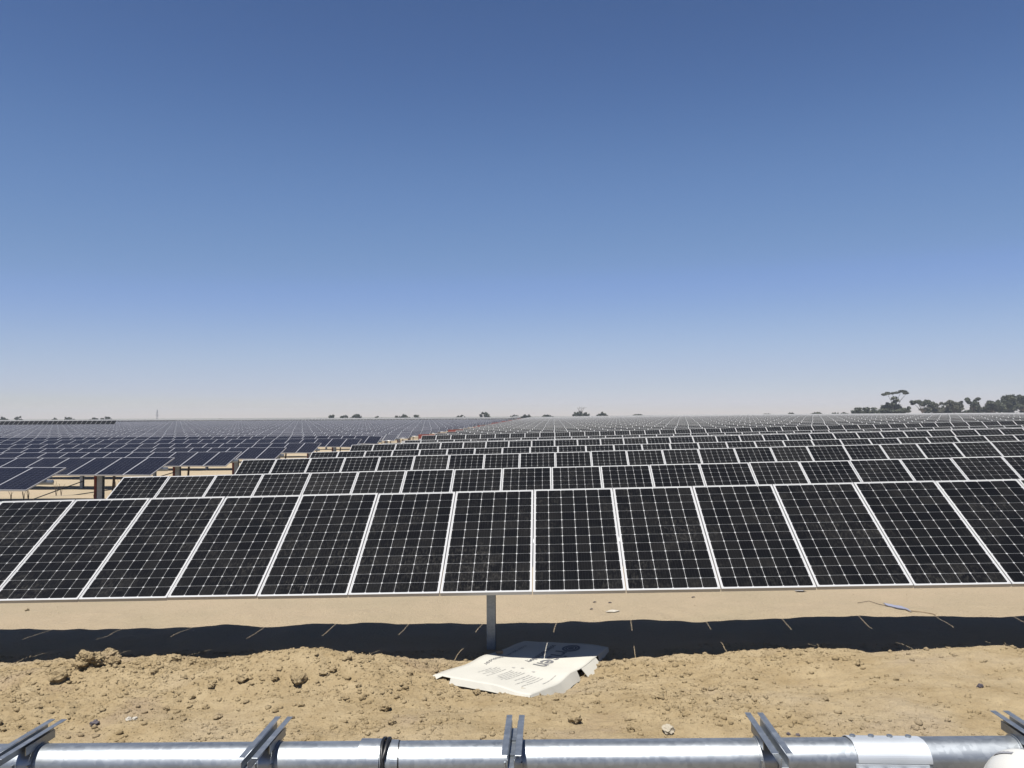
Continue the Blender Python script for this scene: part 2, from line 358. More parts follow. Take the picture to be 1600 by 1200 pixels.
# ================================================================ GROUND
def axis(segs):
    out = []
    for a, b, s in segs:
        n = max(1, int(round((b - a) / s))); out += list(np.linspace(a, b, n, endpoint=False))
    out.append(segs[-1][1]); return np.array(out)
def build_ground():
    xs = axis([(-6000, -1500, 900), (-1500, -400, 110), (-400, -100, 15), (-100, -30, 3), (-30, -9, 0.6), (-9, -7, 0.12), (-7, 6.6, 0.021), (6.6, 9, 0.12), (9, 30, 0.6), (30, 100, 3), (100, 400, 15), (400, 1500, 110), (1500, 6000, 900)])
    ys = axis([(-300, -20, 40), (-20, 2, 1.5), (2, 6.8, 0.2), (6.8, 9.9, 0.019), (9.9, 12.8, 0.035), (12.8, 20, 0.4), (20, 80, 1.5), (80, 400, 8), (400, 1500, 60), (1500, 7000, 500)])
    X, Y = np.meshgrid(xs, ys)
    Z = ground_z(X, Y); near = (np.abs(X) < 12) & (Y < 16) & (Y > 1)
    Z = np.where(near, Z + detail_z(X, Y), Z)
    nx, ny = len(xs), len(ys)
    co = np.stack([X, Y, Z], -1).reshape(-1, 3).astype(np.float32)
    i = np.arange(nx * ny).reshape(ny, nx)
    q = np.stack([i[:-1, :-1], i[:-1, 1:], i[1:, 1:], i[1:, :-1]], -1).reshape(-1, 4).astype(np.int32)
    me = bpy.data.meshes.new("ground"); me.vertices.add(len(co)); me.vertices.foreach_set("co", co.ravel())
    me.loops.add(q.size); me.loops.foreach_set("vertex_index", q.ravel())
    me.polygons.add(len(q)); me.polygons.foreach_set("loop_start", np.arange(len(q), dtype=np.int32) * 4)
    me.polygons.foreach_set("use_smooth", np.ones(len(q), bool))
    me.materials.append(M_SOIL); me.update(calc_edges=True)
    link("ground", me, kind="structure")
    print("ground verts", len(co))
build_ground()

# ================================================================ PANELS
PW, PL, PITCH_X, PT = 0.995, 1.956, 1.006, 0.040
LIP = 0.0125; CX, CY = 0.1585, 0.1585
def cell_poly(cx, cy, w, h, ch):
    x, y = w / 2, h / 2
    return [(cx - x + ch, cy - y), (cx + x - ch, cy - y), (cx + x, cy - y + ch), (cx + x, cy + y - ch),
            (cx + x - ch, cy + y), (cx - x + ch, cy + y), (cx - x, cy + y - ch), (cx - x, cy - y + ch)]
def add_cell(mb, cx, cy, z, mi, mono=True, g=0.0034):
    w, h = CX - g, CY - g
    pts = cell_poly(cx, cy, w, h, 0.0105) if mono else [(cx - w/2, cy - h/2), (cx + w/2, cy - h/2), (cx + w/2, cy + h/2), (cx - w/2, cy + h/2)]
    mb.quad([(x, y, z) for x, y in pts], mi, [((x - cx) / w + 0.5, (y - cy) / h + 0.5) for x, y in pts])
CELLS = [((i - 2.5) * CX, (j - 5.5) * CY) for j in range(12) for i in range(6)]
def frame_mb(mb=None, mi=0):
    mb = mb or MB(); x, y = PW / 2, PL / 2; t = LIP
    mb.box((-x + t/2, 0, -PT/2 + 0.003), (t, PL, PT), mi); mb.box((x - t/2, 0, -PT/2 + 0.003), (t, PL, PT), mi)
    mb.box((0, -y + t/2, -PT/2 + 0.003), (PW - 2*t, t, PT), mi); mb.box((0, y - t/2, -PT/2 + 0.003), (PW - 2*t, t, PT), mi)
    return mb
def lam_mb(mb=None, mi=0):
    mb = mb or MB(); mb.box((0, 0, -0.003), (PW - 2*LIP, PL - 2*LIP, 0.006), mi); return mb
def jbox(mb, mi): mb.box((0, PL/2 - 0.22, -0.018), (0.12, 0.09, 0.022), mi)
ME_LAM = lam_mb(); jbox(ME_LAM, 1); ME_LAM = ME_LAM.mesh("panel_laminate", [M_BACK, M_DARK])
ME_FRAME = frame_mb().mesh("panel_frame", [M_FRAME])
_c = MB(); add_cell(_c, 0, 0, 0.0, 0); ME_CELL = _c.mesh("solar_cell", [M_CELL])
_c = MB(); [add_cell(_c, x, y, 0.0014, 0) for x, y in CELLS]; ME_CELLS = _c.mesh("solar_cells", [M_CELL])
def full_panel(mono):
    mb = frame_mb(None, 0); lam_mb(mb, 1)
    for x, y in CELLS: add_cell(mb, x, y, 0.0014, 2, mono)
    return mb.mesh("solar_panel", [M_FRAME if mono else M_BFRAME, M_BACK, M_CELL if mono else M_BCELL])
ME_MONO, ME_POLY = full_panel(True), full_panel(False)
if True:                                               # poly panels: the gaps between cells read greyer
    ME_POLY.materials[1] = simple("blue_grey_backsheet", (0.46, 0.47, 0.54), 0.4)

# octagonal torque tube with rounded corners
def oct_prof(a, rnd=0.018, seg=3):
    Rr = a / math.cos(math.pi / 8); pts = []
    for k in range(8):
        th = math.pi / 8 + k * math.pi / 4
        c = Rr - rnd / math.cos(math.pi / 8)
        for s in range(seg + 1):
            ph = th - math.pi / 8 + (math.pi / 4) * s / seg
            pts.append((c * math.cos(th) + rnd * math.cos(ph), c * math.sin(th) + rnd * math.sin(ph)))
    return pts
TUBE_A = 0.070
ME_POST = None
def h_post(h, w=0.10, d=0.15, t=0.007, mats=None):
    mb = MB()
    mb.box((0, -d/2 + t/2, -h/2), (w, t, h)); mb.box((0, d/2 - t/2, -h/2), (w, t, h)); mb.box((0, 0, -h/2), (t, d - 2*t, h))
    return mb
def tube_part(parent, y, x0, x1, zoff_root, a=TUBE_A, step=4.0):
    mb = MB(); mb.sweep_x(oct_prof(a), x0, x1, lambda x: tube_z(x, y) - zoff_root, 0, 0, True, step)
    me = mb.mesh("torque_tube", [M_GALV], True)
    o = link("torque_tube", me, parent)
    return o
TILT_B, TILT_P = 0.5047, R(15)
ORD = ["", "first", "second", "third", "fourth", "fifth", "sixth", "seventh", "eighth", "ninth", "tenth", "eleventh", "twelfth"]
# omega mounting rail
def rail_mb(y0, y1, wf=0.024, wc=0.028, dp=0.034, t=0.0025, b0=None, b1=None):
    mb = MB(); b0 = y0 if b0 is None else b0; b1 = y1 if b1 is None else b1
    for s in (-1, 1):
        mb.box((s * (wc/2 + wf/2), (y0 + y1)/2, 0), (wf, y1 - y0, t))
        mb.box((s * (wc/2 - t/2), (b0 + b1)/2, -dp/2 - t/2 + 0.0002), (t, b1 - b0, dp - 0.0005))
    mb.box((0, (b0 + b1)/2, -dp - t/2 - 0.0002), (wc, b1 - b0, t))
    return mb
ME_RAIL = rail_mb(-0.42, 0.42).mesh("mounting_rail", [M_GALV])
NP_OFF = 0.115                                          # panel glass above the tube's axis

def put_panel(root, ry, x, y, tilt, z0, mode, mono):
    s = (float(tube_z(x + 2, y)) - float(tube_z(x - 2, y))) / 4
    zc = float(tube_z(x, y)) - z0
    jit = random.gauss(0, 0.0025)
    loc = (x, -math.sin(tilt) * NP_OFF, zc + math.cos(tilt) * NP_OFF + random.gauss(0, 0.0012))
    rot = Matrix.Rotation(-math.atan(s), 4, 'Y') @ Matrix.Rotation(tilt + jit, 4, 'X')
    e = rot.to_euler()
    if mode == 'cells':
        p = link("solar_panel", ME_LAM, root, loc, e); link("frame", ME_FRAME, p)
        for cx, cy in CELLS: link("solar_cell", ME_CELL, p, (cx, cy, 0.0014))
    elif mode == 'sub':
        p = link("solar_panel", ME_LAM, root, loc, e); link("frame", ME_FRAME, p); link("solar_cells", ME_CELLS, p, kind="stuff")
    else:
        p = link("solar_panel", ME_MONO if mono else ME_POLY, root, loc, e)
    return p
def bank(name, root, y, x0, n, tilt, z0, mono):          # the panels of a far row, joined
    i = np.arange(n); x = x0 + PITCH_X * (i + 0.5); zc = tube_z(x, y) - z0
    oy, oz = -math.sin(tilt) * NP_OFF, math.cos(tilt) * NP_OFF
    c, s = math.cos(tilt), math.sin(tilt)
    jit = RNG.normal(0, 0.002, n); zc = zc + RNG.normal(0, 0.002, n)
    def P(u, v, w):
        return np.stack([x + u, oy + v * (c - s * jit) - w * s, zc + oz + v * (s + c * jit) + w * c], -1)
    hw, hl = PW / 2, PL / 2; iw, il = hw - (0.026 if mono else 0.032), hl - (0.044 if mono else 0.052)
    V = [P(-hw, -hl, 0.003), P(hw, -hl, 0.003), P(hw, hl, 0.003), P(-hw, hl, 0.003),
         P(-hw, -hl, -PT), P(hw, -hl, -PT), P(hw, hl, -PT), P(-hw, hl, -PT),
         P(-iw, -il, 0.006), P(iw, -il, 0.006), P(iw, il, 0.006), P(-iw, il, 0.006)]
    V = np.stack(V, 1).reshape(-1, 3).astype(np.float32)
    F = np.array([(0,1,2,3),(0,4,5,1),(3,2,6,7),(0,3,7,4),(1,5,6,2),(4,7,6,5),(8,9,10,11)])
    q = (F[None] + (i * 12)[:, None, None]).reshape(-1, 4).astype(np.int32)
    me = bpy.data.meshes.new(name); me.vertices.add(len(V)); me.vertices.foreach_set("co", V.ravel())
    me.loops.add(q.size); me.loops.foreach_set("vertex_index", q.ravel()); me.polygons.add(len(q))
    me.polygons.foreach_set("loop_start", np.arange(len(q), dtype=np.int32) * 4)
    mi = np.tile(np.array([0,0,0,0,0,0,1]), n).astype(np.int32); me.polygons.foreach_set("material_index", mi)
    me.materials.append(M_FRAME if mono else M_BFRAME); me.materials.append(M_SHEET if mono else M_BSHEET)
    me.update(calc_edges=True)
    uv = np.tile(np.array([(0,0),(1,0),(1,1),(0,1)], np.float32), (len(q), 1)); ul = me.uv_layers.new(name="UVMap"); ul.data.foreach_set("uv", uv.ravel())
    at_ = me.attributes.new("tone", 'FLOAT', 'FACE'); at_.data.foreach_set("value", np.repeat(RNG.random(n), 7).astype(np.float32))
    return link(name, me, root, kind="stuff")

def post_part(root, x, y, z0, name="post", w=0.10, d=0.15, mats=(M_GALV,), bearing=True):
    top = float(tube_z(x, y)) - TUBE_A - 0.03; g = float(ground_z(x, y))
    o = part(name, h_post(top - g + 0.25, w, d), list(mats), root, (x, 0, top - z0))
    if bearing:                                          # saddle that carries the tube
        mb = MB(); mb.box((0, 0, 0.005), (0.16, 0.17, 0.012)); mb.box((0, -0.095, 0.05), (0.06, 0.012, 0.10)); mb.box((0, 0.095, 0.05), (0.06, 0.012, 0.10))
        part("bearing", mb, [M_GALV], root, (x, 0, top - z0 + 0.001))
    return o

def black_row(k):
    y = row_y(k); z0 = float(ground_z(-9, y))
    left = {1: -9.31, 2: -9.106, 3: -9.017, 4: -8.91, 5: -9.03}.get(k, -9.03 + random.uniform(-0.05, 0.05))
    xr = 0.57 * y + 6; n = int((xr - left) / PITCH_X)
    if k == 1: lab = "nearest row of black solar panels, white frames, above the flat carton on the sand"; grp = "rows of black solar panels"
    elif k <= 9: lab = f"{ORD[k]} row of black solar panels counting back from the flat carton on the sand"; grp = "rows of black solar panels"
    else: lab = "thin far row of black solar panels merging towards the horizon"; grp = "far rows of black solar panels"
    root = thing("solar_panel_row", lab, "solar panel row", (0, y, z0), grp)
    tilt = TILT_B + (0 if k <= 2 else random.uniform(-0.015, 0.015))
    ext = {1: 0.0, 2: 0.35, 3: 0.75, 4: 0.85, 5: 1.1}.get(k, random.uniform(0.6, 1.5))
    tube_part(root, y, left - ext, left + n * PITCH_X + 0.2, z0, step=4.0 if k < 12 else 15)
    if k <= 10:
        for i in range(n):
            put_panel(root, y, left + (i + 0.5) * PITCH_X, y, tilt, z0, 'cells' if (k == 1 and 1 <= i <= 16) else ('sub' if k <= 3 else 'one'), True)
            if k <= 2:
                xx = left + i * PITCH_X
                link("mounting_rail", ME_RAIL, root, (xx, -math.sin(tilt) * 0.075, float(tube_z(xx, y)) - z0 + math.cos(tilt) * 0.075), (tilt, 0, 0))
    else: bank("solar_panels", root, y, left, n, tilt, z0, True)
    if k <= 16:
        x = -0.76 - 7.4; xs = []
        while x < min(left + n * PITCH_X, 60): xs.append(x); x += 7.4
        for x in xs[:(9 if k < 6 else 2)]: post_part(root, x, y, z0, bearing=(k < 4))
    else: post_part(root, left + 0.9, y, z0, bearing=False)
    if k >= 8:                                           # red-primed damper strut and post left bare at the row's open end
        xe = left - ext * 0.6
        zt = float(tube_z(xe, y)) - z0; xl = -11.2 - random.random() * 1.2; g0 = float(ground_z(-11, y)) - z0
        mb = MB(); 
        if k >= 11: mb.box(((xl + left) / 2 - 0.1, -0.12, zt + 0.02), (left - xl - 0.3, 0.10, 0.30 + 0.25 * random.random())); part("drive_guard", mb, [random.choice([M_RUST, M_RUST, M_BROWN])], root)
        mb = MB(); mb.box((xe - 0.2, 0, zt + 0.17), (0.42, 0.22, 0.15)); part("end_cap", mb, [M_BACK], root)
        mb = MB(); mb.box((xl + 0.1, 0, (zt + g0) / 2), (0.16, 0.16, zt - g0 + 0.2)); part("end_post", mb, [M_BROWN], root)
    return root
def blue_row(k):
    y = row_y(k); z0 = float(ground_z(-16, y))
    right = {3: -14.36, 4: -14.13, 5: -14.07}.get(k, (-14.15 if k < 8 else -13.14) + random.uniform(-0.05, 0.05))
    xl = -0.68 * y - 6; n = int((right - xl) / PITCH_X); left = right - n * PITCH_X
    if k <= 9: lab = f"{ORD[k-2]} row of dark blue solar panels, counting back from the sandy gap at left"; grp = "rows of blue solar panels"
    else: lab = "thin far row of blue solar panels in the left field merging towards the horizon"; grp = "far rows of blue solar panels"
    root = thing("solar_panel_row", lab, "solar panel row", (0, y, z0), grp)
    tilt = TILT_P + random.uniform(-0.012, 0.012)
    tube_part(root, y, left, right + 0.15, z0, step=4.0 if k < 12 else 20)
    if k <= 9:
        for i in range(n): put_panel(root, y, right - (i + 0.5) * PITCH_X, y, tilt, z0, 'one', False)
    else: bank("solar_panels", root, y, left, n, tilt, z0, False)
    if k <= 14:
        xw = -16.5 + random.uniform(-0.1, 0.1)
        post_part(root, xw, y, z0, "drive_post", 0.19, 0.19, bearing=False)
        g = float(ground_z(xw, y)); zt = float(tube_z(xw, y))
        mb = MB(); mb.box((xw - 0.16, -0.05, (zt + g) / 2 - z0 - 0.12), (0.09, 0.09, zt - g - 0.1)); part("drive_motor_arm", mb, [M_RUST], root)
        mb = MB(); mb.tube([(xw + 0.45, 0.1, zt - z0 - 0.1), (xw + 0.30, 0.25, g - z0 - 0.05)], 0.045, 6); part("brace", mb, [M_BROWN], root)
        for x in (xw - 4.35, xw - 11.5, xw - 19): post_part(root, x, y, z0, w=0.13, bearing=False)
    return root
N_BLACK, N_BLUE = 49, 36
for k in range(1, N_BLACK + 1): black_row(k)
for k in range(3, N_BLUE + 1): blue_row(k)
# far left: mono rows beyond the blue field
def far_left_row(y, xa, xb, tilt, dz, lab, grp):
    z0 = float(ground_z(xa, y)); n = int((xb - xa) / PITCH_X)
    root = thing("solar_panel_row", lab, "solar panel row", (0, y, z0 + dz), grp)
    bank("solar_panels", root, y, xa, n, tilt, z0, True)
    tube_part(root, y, xa, xb, z0, step=20)
    for x in np.arange(xa + 3, xb, 26): post_part(root, float(x), y, z0 , bearing=False)
M_BROWN2 = simple("dull_frame", (0.26, 0.26, 0.26), 0.6)
M_DSHEET = simple("dark_cells", (0.006, 0.006, 0.008), 0.8); M_DSHEET.node_tree.nodes["Principled BSDF"].inputs["Specular IOR Level"].default_value = 0.05
def high_row(y, pa, pb, ztop, lab):
    xa = (pa - 865) / F_PX * y; xb = (pb - 865) / F_PX * y; n = int((xb - xa) / PITCH_X); xm = (xa + xb) / 2
    tz = CAM_Z + ztop - 0.6; dz = tz - float(tube_z(xm, y))
    root = thing("solar_panel_row", lab, "solar panel row", (0, y, dz + float(ground_z(xm, y))), None); z0 = float(ground_z(xm, y))
    bk = bank("solar_panels", root, y, xa, n, 0.66, z0, True); bk.data.materials[1] = M_DSHEET; bk.data.materials[0] = M_BFRAME; tube_part(root, y, xa, xb, z0, step=20)
    for x in np.arange(xa + 3, xb, 14): part("post", h_post(float(tube_z(x, y)) - float(ground_z(x, y)) + dz), [M_GALV], root, (float(x), 0, float(tube_z(x, y)) - z0 - 0.08))
high_row(row_y(24) + 3.2, -60, 165, -0.62, "dark steeply tilted row of panels standing higher than the blue field, far left skyline")
high_row(row_y(37) + 2.5, 150, 262, -0.95, "short dark row of panels on the left skyline below the power pylon")
for j in range(14):
    y = row_y(37) + 8 + j * 7.6
    far_left_row(y, -0.68 * y, -14.2, TILT_B, 0.0, "pale far row of black panels beyond the blue field at the skyline", "far rows beyond the blue field")

# ================================================================ FOREGROUND TUBE (a row still without panels)
def front_tube():
    y = row_y(0); g = float(ground_z(0, y))
    root = thing("tracker_tube", "bare galvanised steel torque tube with rails, crossing the bottom of the view", "steel tube", (0, y, g))
    zf = lambda x: float(tube_z(x, y)) - g
    a = 0.077
    mb = MB(); mb.sweep_x(oct_prof(a, 0.058, 6), -9.0, 12.0, lambda x: zf(x), 0, 0, True, 3.0)
    me = mb.mesh("torque_tube", [M_GALV]); 
    for p in me.polygons: p.use_smooth = True
    link("torque_tube", me, root)
    # saddles + rails
    rail = rail_mb(-0.215, 0.215, b0=-0.25, b1=0.16).mesh("mounting_rail", [M_GALV]); bevel(rail, 0.0008, 1)
    sd = MB(); po = oct_prof(a + 0.006, 0.058, 6)
    sd.sweep_x(po, -0.036, 0.036, None, 0, 0, True)
    for s in (-1, 1): sd.box((s * 0.028, 0, a + 0.012), (0.004, 0.20, 0.034)); sd.box((s * 0.033, -a - 0.012, -0.02), (0.006, 0.016, 0.10))
    saddle = sd.mesh("saddle_clamp", [M_GALV])
    bt = MB(); bt.tube([(0, 0, 0), (0, 0, 0.007)], 0.0115, 6); bolt = bt.mesh("bolt", [M_GALV])
    for i in range(-8, 12):
        x = -0.17 + 0.995 * i; z = zf(x)
        s = link("saddle_clamp", saddle, root, (x, 0, z)); 
        r = link("mounting_rail", rail, root, (x, -0.045, z + a + 0.045), (R(random.uniform(-0.6, 0.9)), 0, R(random.uniform(-0.6, 0.6))))
        for by in (-0.13, 0.02): link("bolt", bolt, r, (0.0, by, -0.034))
    # bearing sleeve with cable strap
    xs = -0.735
    mb = MB(); mb.sweep_x(oct_prof(a + 0.008, 0.056, 6), xs - 0.058, xs + 0.03, None, 0, 0, True); part("coupling_sleeve", mb, [M_GALV], root, (0, 0, zf(xs)), smooth=False)
    mb = MB()
    ring = [(0.0 + 0.012 * math.sin(t), (a + 0.011) * math.cos(t), (a + 0.011) * math.sin(t)) for t in np.linspace(0, 2 * math.pi, 25)]
    mb.tube([(p[0] + xs + 0.043, p[1] * 1.0, p[2]) for p in ring], 0.0085, 6, caps=False)
    mb.tube([(p[0] * -1.3 + xs + 0.050, p[1], p[2] * 1.01) for p in ring], 0.0075, 6, caps=False)
    part("cable_wrap", mb, [M_DARK], root, (0, 0, zf(xs)), smooth=True)
    mb = MB(); mb.sweep_x(oct_prof(a + 0.005, 0.056, 6), xs + 0.066, xs + 0.096, None, 0, 0, True, skew=-0.10)
    mb.sweep_x(oct_prof(a + 0.0035, 0.056, 6), xs + 0.097, xs + 0.101, None, 0, 1, True, skew=-0.10)
    mb.box((xs + 0.078, -a - 0.020, -0.050), (0.034, 0.022, 0.03), 0)
    part("band_clamp", mb, [M_GALV, M_DARK], root, (0, 0, zf(xs)))
    # splice plate with two flanges and bolts
    xa, xb = 1.150, 1.430; zc = zf((xa + xb) / 2)
    A1 = a + 0.0035
    prof = [p for p in oct_prof(A1, 0.055, 6)]
    mb = MB(); n = len(prof)
    angs = [math.atan2(p[1], p[0]) for p in prof]
    up = [p for p, t in zip(prof, angs) if t >= -0.02 or t < -math.pi + 0.02]
    up = sorted(up, key=lambda p: -math.atan2(p[1] + 0.001, p[0]) )
    # shell (outer), from the front edge over the top to the back edge
    front = [p for p in up]
    inner = [(p[0] * 0.965, p[1] * 0.965) for p in front][::-1]
    mb.sweep_x(front + inner, xa, xb, None, 0, 0, True, skew=-0.16)
    part("splice_shell", mb, [M_PLATE], root, (0, 0, zc))
    mb = MB()
    mb.box(((xa + xb)/2 + 0.012, -A1 - 0.019, -0.012), (xb - xa, 0.040, 0.007)); mb.box(((xa + xb)/2 + 0.012, -A1 - 0.019, -0.022), (xb - xa, 0.040, 0.008))
    mb.box(((xa + xb)/2, -A1 - 0.001, -0.003), (xb - xa - 0.004, 0.006, 0.022))
    part("splice_flange", mb, [M_PLATE], root, (0, 0, zc))
    for i in range(4):
        x = xa + 0.028 + i * 0.072
        link("bolt", bolt, root, (x + 0.012, -A1 - 0.020, zc - 0.0085)); link("bolt", bolt, root, (x - 0.008, 0.008, zc + A1))
    for x in (-0.76 - 3.7, -0.76 + 3.7): post_part(root, x, y, g, bearing=False)
front_tube()

# ================================================================ CARTON LID on the sand
def carton():
    ca, sa = math.cos(YAW), math.sin(YAW)
    def w(xc, yc): return (xc * ca - yc * sa, xc * sa + yc * ca)
    cx, cy = w(0.145, 9.18)
    lu = Vector((0.49, 0.872, 0)).normalized(); lu = Vector((*w(lu.x, lu.y), 0)); su = Vector((lu.y, -lu.x, 0))
    L, S = 1.88, 1.08
    root = thing("carton_lid", "large flat white cardboard carton lid printed with a solar brand, lying half shaded under panels", "cardboard carton", (cx, cy, 0))
    def surf(u, v, off=0.0):                              # u along the short side 0..1, v along the long side 0..1
        p = lu * ((v - 0.5) * L) + su * ((u - 0.5) * S)
        base = float(ground_z(cx + p.x, cy + p.y))
        pl = 2.8 - 2.66 + 0.05 * (0.5 - v) + 0.02 * math.sin(u * 3.1)
        z = 0.55 * pl + 0.45 * (base + 0.07) + 0.035 * math.exp(-((v - 0.47) / 0.10) ** 2) * (0.3 + abs(u - 0.45)) + 0.012 * math.sin(5 * v + 3 * u) - 0.035 * math.exp(-((u - 0.9) ** 2 + v ** 2) / 0.05)
        z += 0.006 * float(vnoise(np.array(u * 6.0), np.array(v * 9.0), 51)) + 0.022 * max(0.0, 0.3 - v)
        return Vector((p.x, p.y, z + off))
    nu, nv = 18, 30; mb = MB()
    g = [[surf(i / nu, j / nv) for i in range(nu + 1)] for j in range(nv + 1)]
    idx = {}
    for j in range(nv + 1):
        for i in range(nu + 1): idx[i, j] = len(mb.v); mb.v.append(tuple(g[j][i]))
    for j in range(nv):
        for i in range(nu): mb.f.append((idx[i, j], idx[i + 1, j], idx[i + 1, j + 1], idx[i, j + 1])); mb.m.append(0)
    me = mb.mesh("lid_board", [M_CARD]); me.polygons.foreach_set("use_smooth", [True] * len(me.polygons))
    o = link("lid_board", me, root); md = o.modifiers.new("thick", 'SOLIDIFY'); md.thickness = 0.006; md.offset = -1
    # side flaps
    def flap(name, pts, nrm, hgt, splay, mats):
        mb = MB(); n = len(pts)
        for p in pts:
            d = nrm * (splay + random.uniform(-0.003, 0.003)); mb.v.append(tuple(p + Vector((0, 0, -0.002)))); mb.v.append(tuple(p + d + Vector((0, 0, -hgt + random.uniform(-0.002, 0.002)))))
        for i in range(n - 1): mb.f.append((2*i, 2*i + 1, 2*i + 3, 2*i + 2)); mb.m.append(0)
        me = mb.mesh(name, mats); o = link(name, me, root); md = o.modifiers.new("thick", 'SOLIDIFY'); md.thickness = 0.005
    flap("side_flap", [surf(1, j / 20) for j in range(0, 12)], su, 0.10, 0.05, [M_CARD])
    flap("side_flap", [surf(1.01, j / 20, 0.004) for j in range(12, 17)], su, 0.09, 0.085, [M_CARD])
    flap("side_flap", [surf(1, j / 20) for j in range(17, 21)], su, 0.09, 0.02, [M_CARD])
    flap("side_flap", [surf(0, j / 20) for j in range(1, 21)], -su, 0.05, 0.03, [M_CARD])
    flap("end_flap", [surf(i / 12, 0) for i in range(2, 13)], -lu, 0.055, 0.03, [M_CARD])
    flap("end_flap", [surf(i / 12, 1) for i in range(0, 13)], lu, 0.06, 0.02, [M_CARD])
    flap("corner_tab", [surf(i / 12 , 0.0, 0.004) for i in range(0, 2)], (-lu * 0.6 - su), 0.04, 0.07, [M_CARD])
    mb = MB(); c = surf(0.06, 0.62, 0.02); mb.box(tuple(c), (0.07, 0.05, 0.03), 0, Matrix.Rotation(0.5, 3, 'Z')); part("torn_board_scrap", mb, [M_CORE], root)
    # print: the text runs down the long side from far to near, tops towards the right
    def text(s, size, u0, v0, spacing=1.0, ink=M_INK, bold=0.0):
        cv = bpy.data.curves.new("print", 'FONT'); cv.body = s; cv.size = size; cv.space_character = spacing; cv.offset = bold; cv.resolution_u = 3
        to = bpy.data.objects.new("tmp_text", cv); COL.objects.link(to)
        dg = bpy.context.evaluated_depsgraph_get(); me = bpy.data.meshes.new_from_object(to.evaluated_get(dg))
        bpy.data.objects.remove(to)
        bm = bmesh.new(); bm.from_mesh(me)
        bmesh.ops.triangulate(bm, faces=bm.faces[:]); bmesh.ops.subdivide_edges(bm, edges=[e for e in bm.edges if e.calc_length() > 0.05], cuts=2)
        for vv in bm.verts:
            u = u0 + vv.co.y / S; v = v0 - vv.co.x / L
            vv.co = surf(u, v, 0.0035)
        bm.to_mesh(me); bm.free(); me.materials.clear(); me.materials.append(ink); me.name = "lettering"
        link("lettering", me, root, kind=None)
    text("risen", 0.30, 0.53, 0.85, 1.02, bold=0.004)
    text("solar technology", 0.098, 0.41, 0.93, 1.02, bold=0.002)
    text("RISEN SOLAR TECHNOLOGY", 0.052, 0.13, 0.86, 1.45, bold=0.0015)
    # round emblem
    mb = MB(); n = 36
    for ra, rb in ((0.105, 0.075), (0.068, 0.045), (0.036, 0.0)):
        for k in range(n):
            t0, t1 = 2 * math.pi * k / n, 2 * math.pi * (k + 1) / n
            q = [(ra, t0), (rb, t0), (rb, t1), (ra, t1)] if rb > 0 else [(ra, t0), (0.0001, t0), (ra, t1)]
            mb.quad([surf(0.65 + r * math.cos(t) / S, 0.90 + r * math.sin(t) / L, 0.0035) for r, t in q], 0)
    part("emblem", mb, [M_INK], root)
    # small print in the lit half, too fine to read
    mb = MB()
    def line(u, v0, v1, th=0.006):
        v = v0
        while v > v1:
            ln = random.uniform(0.015, 0.05); e = max(v - ln, v1)
            mb.quad([surf(u, v, 0.0035), surf(u, e, 0.0035), surf(u + th / S, e, 0.0035), surf(u + th / S, v, 0.0035)]); v = e - 0.006
    for i in range(17):
        u = 0.26 + i * 0.034
        if i in (5, 11): continue
        line(u, 0.36 - random.random() * 0.03, 0.36 - random.uniform(0.12, 0.26), 0.0065)
    line(0.88, 0.42, 0.26, 0.010)
    part("fine_print", mb, [M_INKG], root, kind="stuff")
    mb = MB()
    for u, v in ((0.42, 0.40), (0.50, 0.42), (0.64, 0.40)):
        c = [(0, 0), (0.03, 0), (0.03, 0.03), (0, 0.03)]
        mb.quad([surf(u + a / S, v + b / L, 0.0035) for a, b in c][::-1])
    part("handling_symbols", mb, [M_INKG], root)
carton()

# ================================================================ CLODS, STONES, LITTER
def rock_mesh(name, sub, rough, seed, flat=0.75):
    bm = bmesh.new(); bmesh.ops.create_icosphere(bm, subdivisions=sub, radius=1.0)
    rs = np.random.default_rng(seed); off = rs.random(3) * 50
    from mathutils import noise as mn
    for v in bm.verts:
        p = v.co.copy(); q = p * 1.3 + Vector(off)
        d = 1 + rough * (mn.noise(q) * 0.9 + 0.5 * mn.noise(q * 2.3) + 0.3 * mn.noise(q * 5.5) + 0.16 * mn.noise(q * 12))
        v.co = Vector((p.x * d, p.y * d * 0.9, p.z * d * flat))
    me = bpy.data.meshes.new(name); bm.to_mesh(me); bm.free(); me.materials.append(M_CLOD); return me
BIG = [rock_mesh("rock", 5, 0.50, s) for s in range(3)]
MED = [rock_mesh("rock", 3, 0.55, 10 + s) for s in range(5)]
M_WST = simple("pale_limestone", (0.62, 0.58, 0.50), 0.8, 0, 0.15, 30)
M_DST = simple("dark_stone", (0.10, 0.085, 0.10), 0.8, 0, 0.3, 30)
M_PALE = simple("pale_soil_lump", (0.52, 0.46, 0.35), 0.9, 0, 0.2, 30)
def rock(px, py, w, me, label, grp=None, m=None, sink=0.25, name="rock", cat="rock"):
    x, y = at(px, py + 0.25 * w); r = w / F_PX * y / 2
    o = link(name, me if m is None else me.copy(), None, (x, y, float(surf_z(x, y)) + r * (0.7 - sink)), (random.uniform(-.3, .3), random.uniform(-.3, .3), random.uniform(0, 6)))
    if m: o.data.materials[0] = m
    o.scale = (r, r, r); tag(o, label, cat, grp); return o
rock(140, 1036, 44, BIG[0], "largest brown soil clod at the shadow's edge, lower left")
rock(171, 1026, 34, BIG[1], "knobbly brown clod touching the largest clod from behind, far left")
rock(176, 1038, 20, BIG[2], "small clod in front of the knobbly brown clod and beside the largest one")
rock(272, 1031, 20, MED[0], "flat clod on the crest of the berm right of the three big clods")
rock(92, 1060, 26, MED[1], "low clod half buried in loose soil left of the biggest clod")
rock(466, 1062, 27, MED[2], "pale clod with dark underside on the berm left of the carton lid")
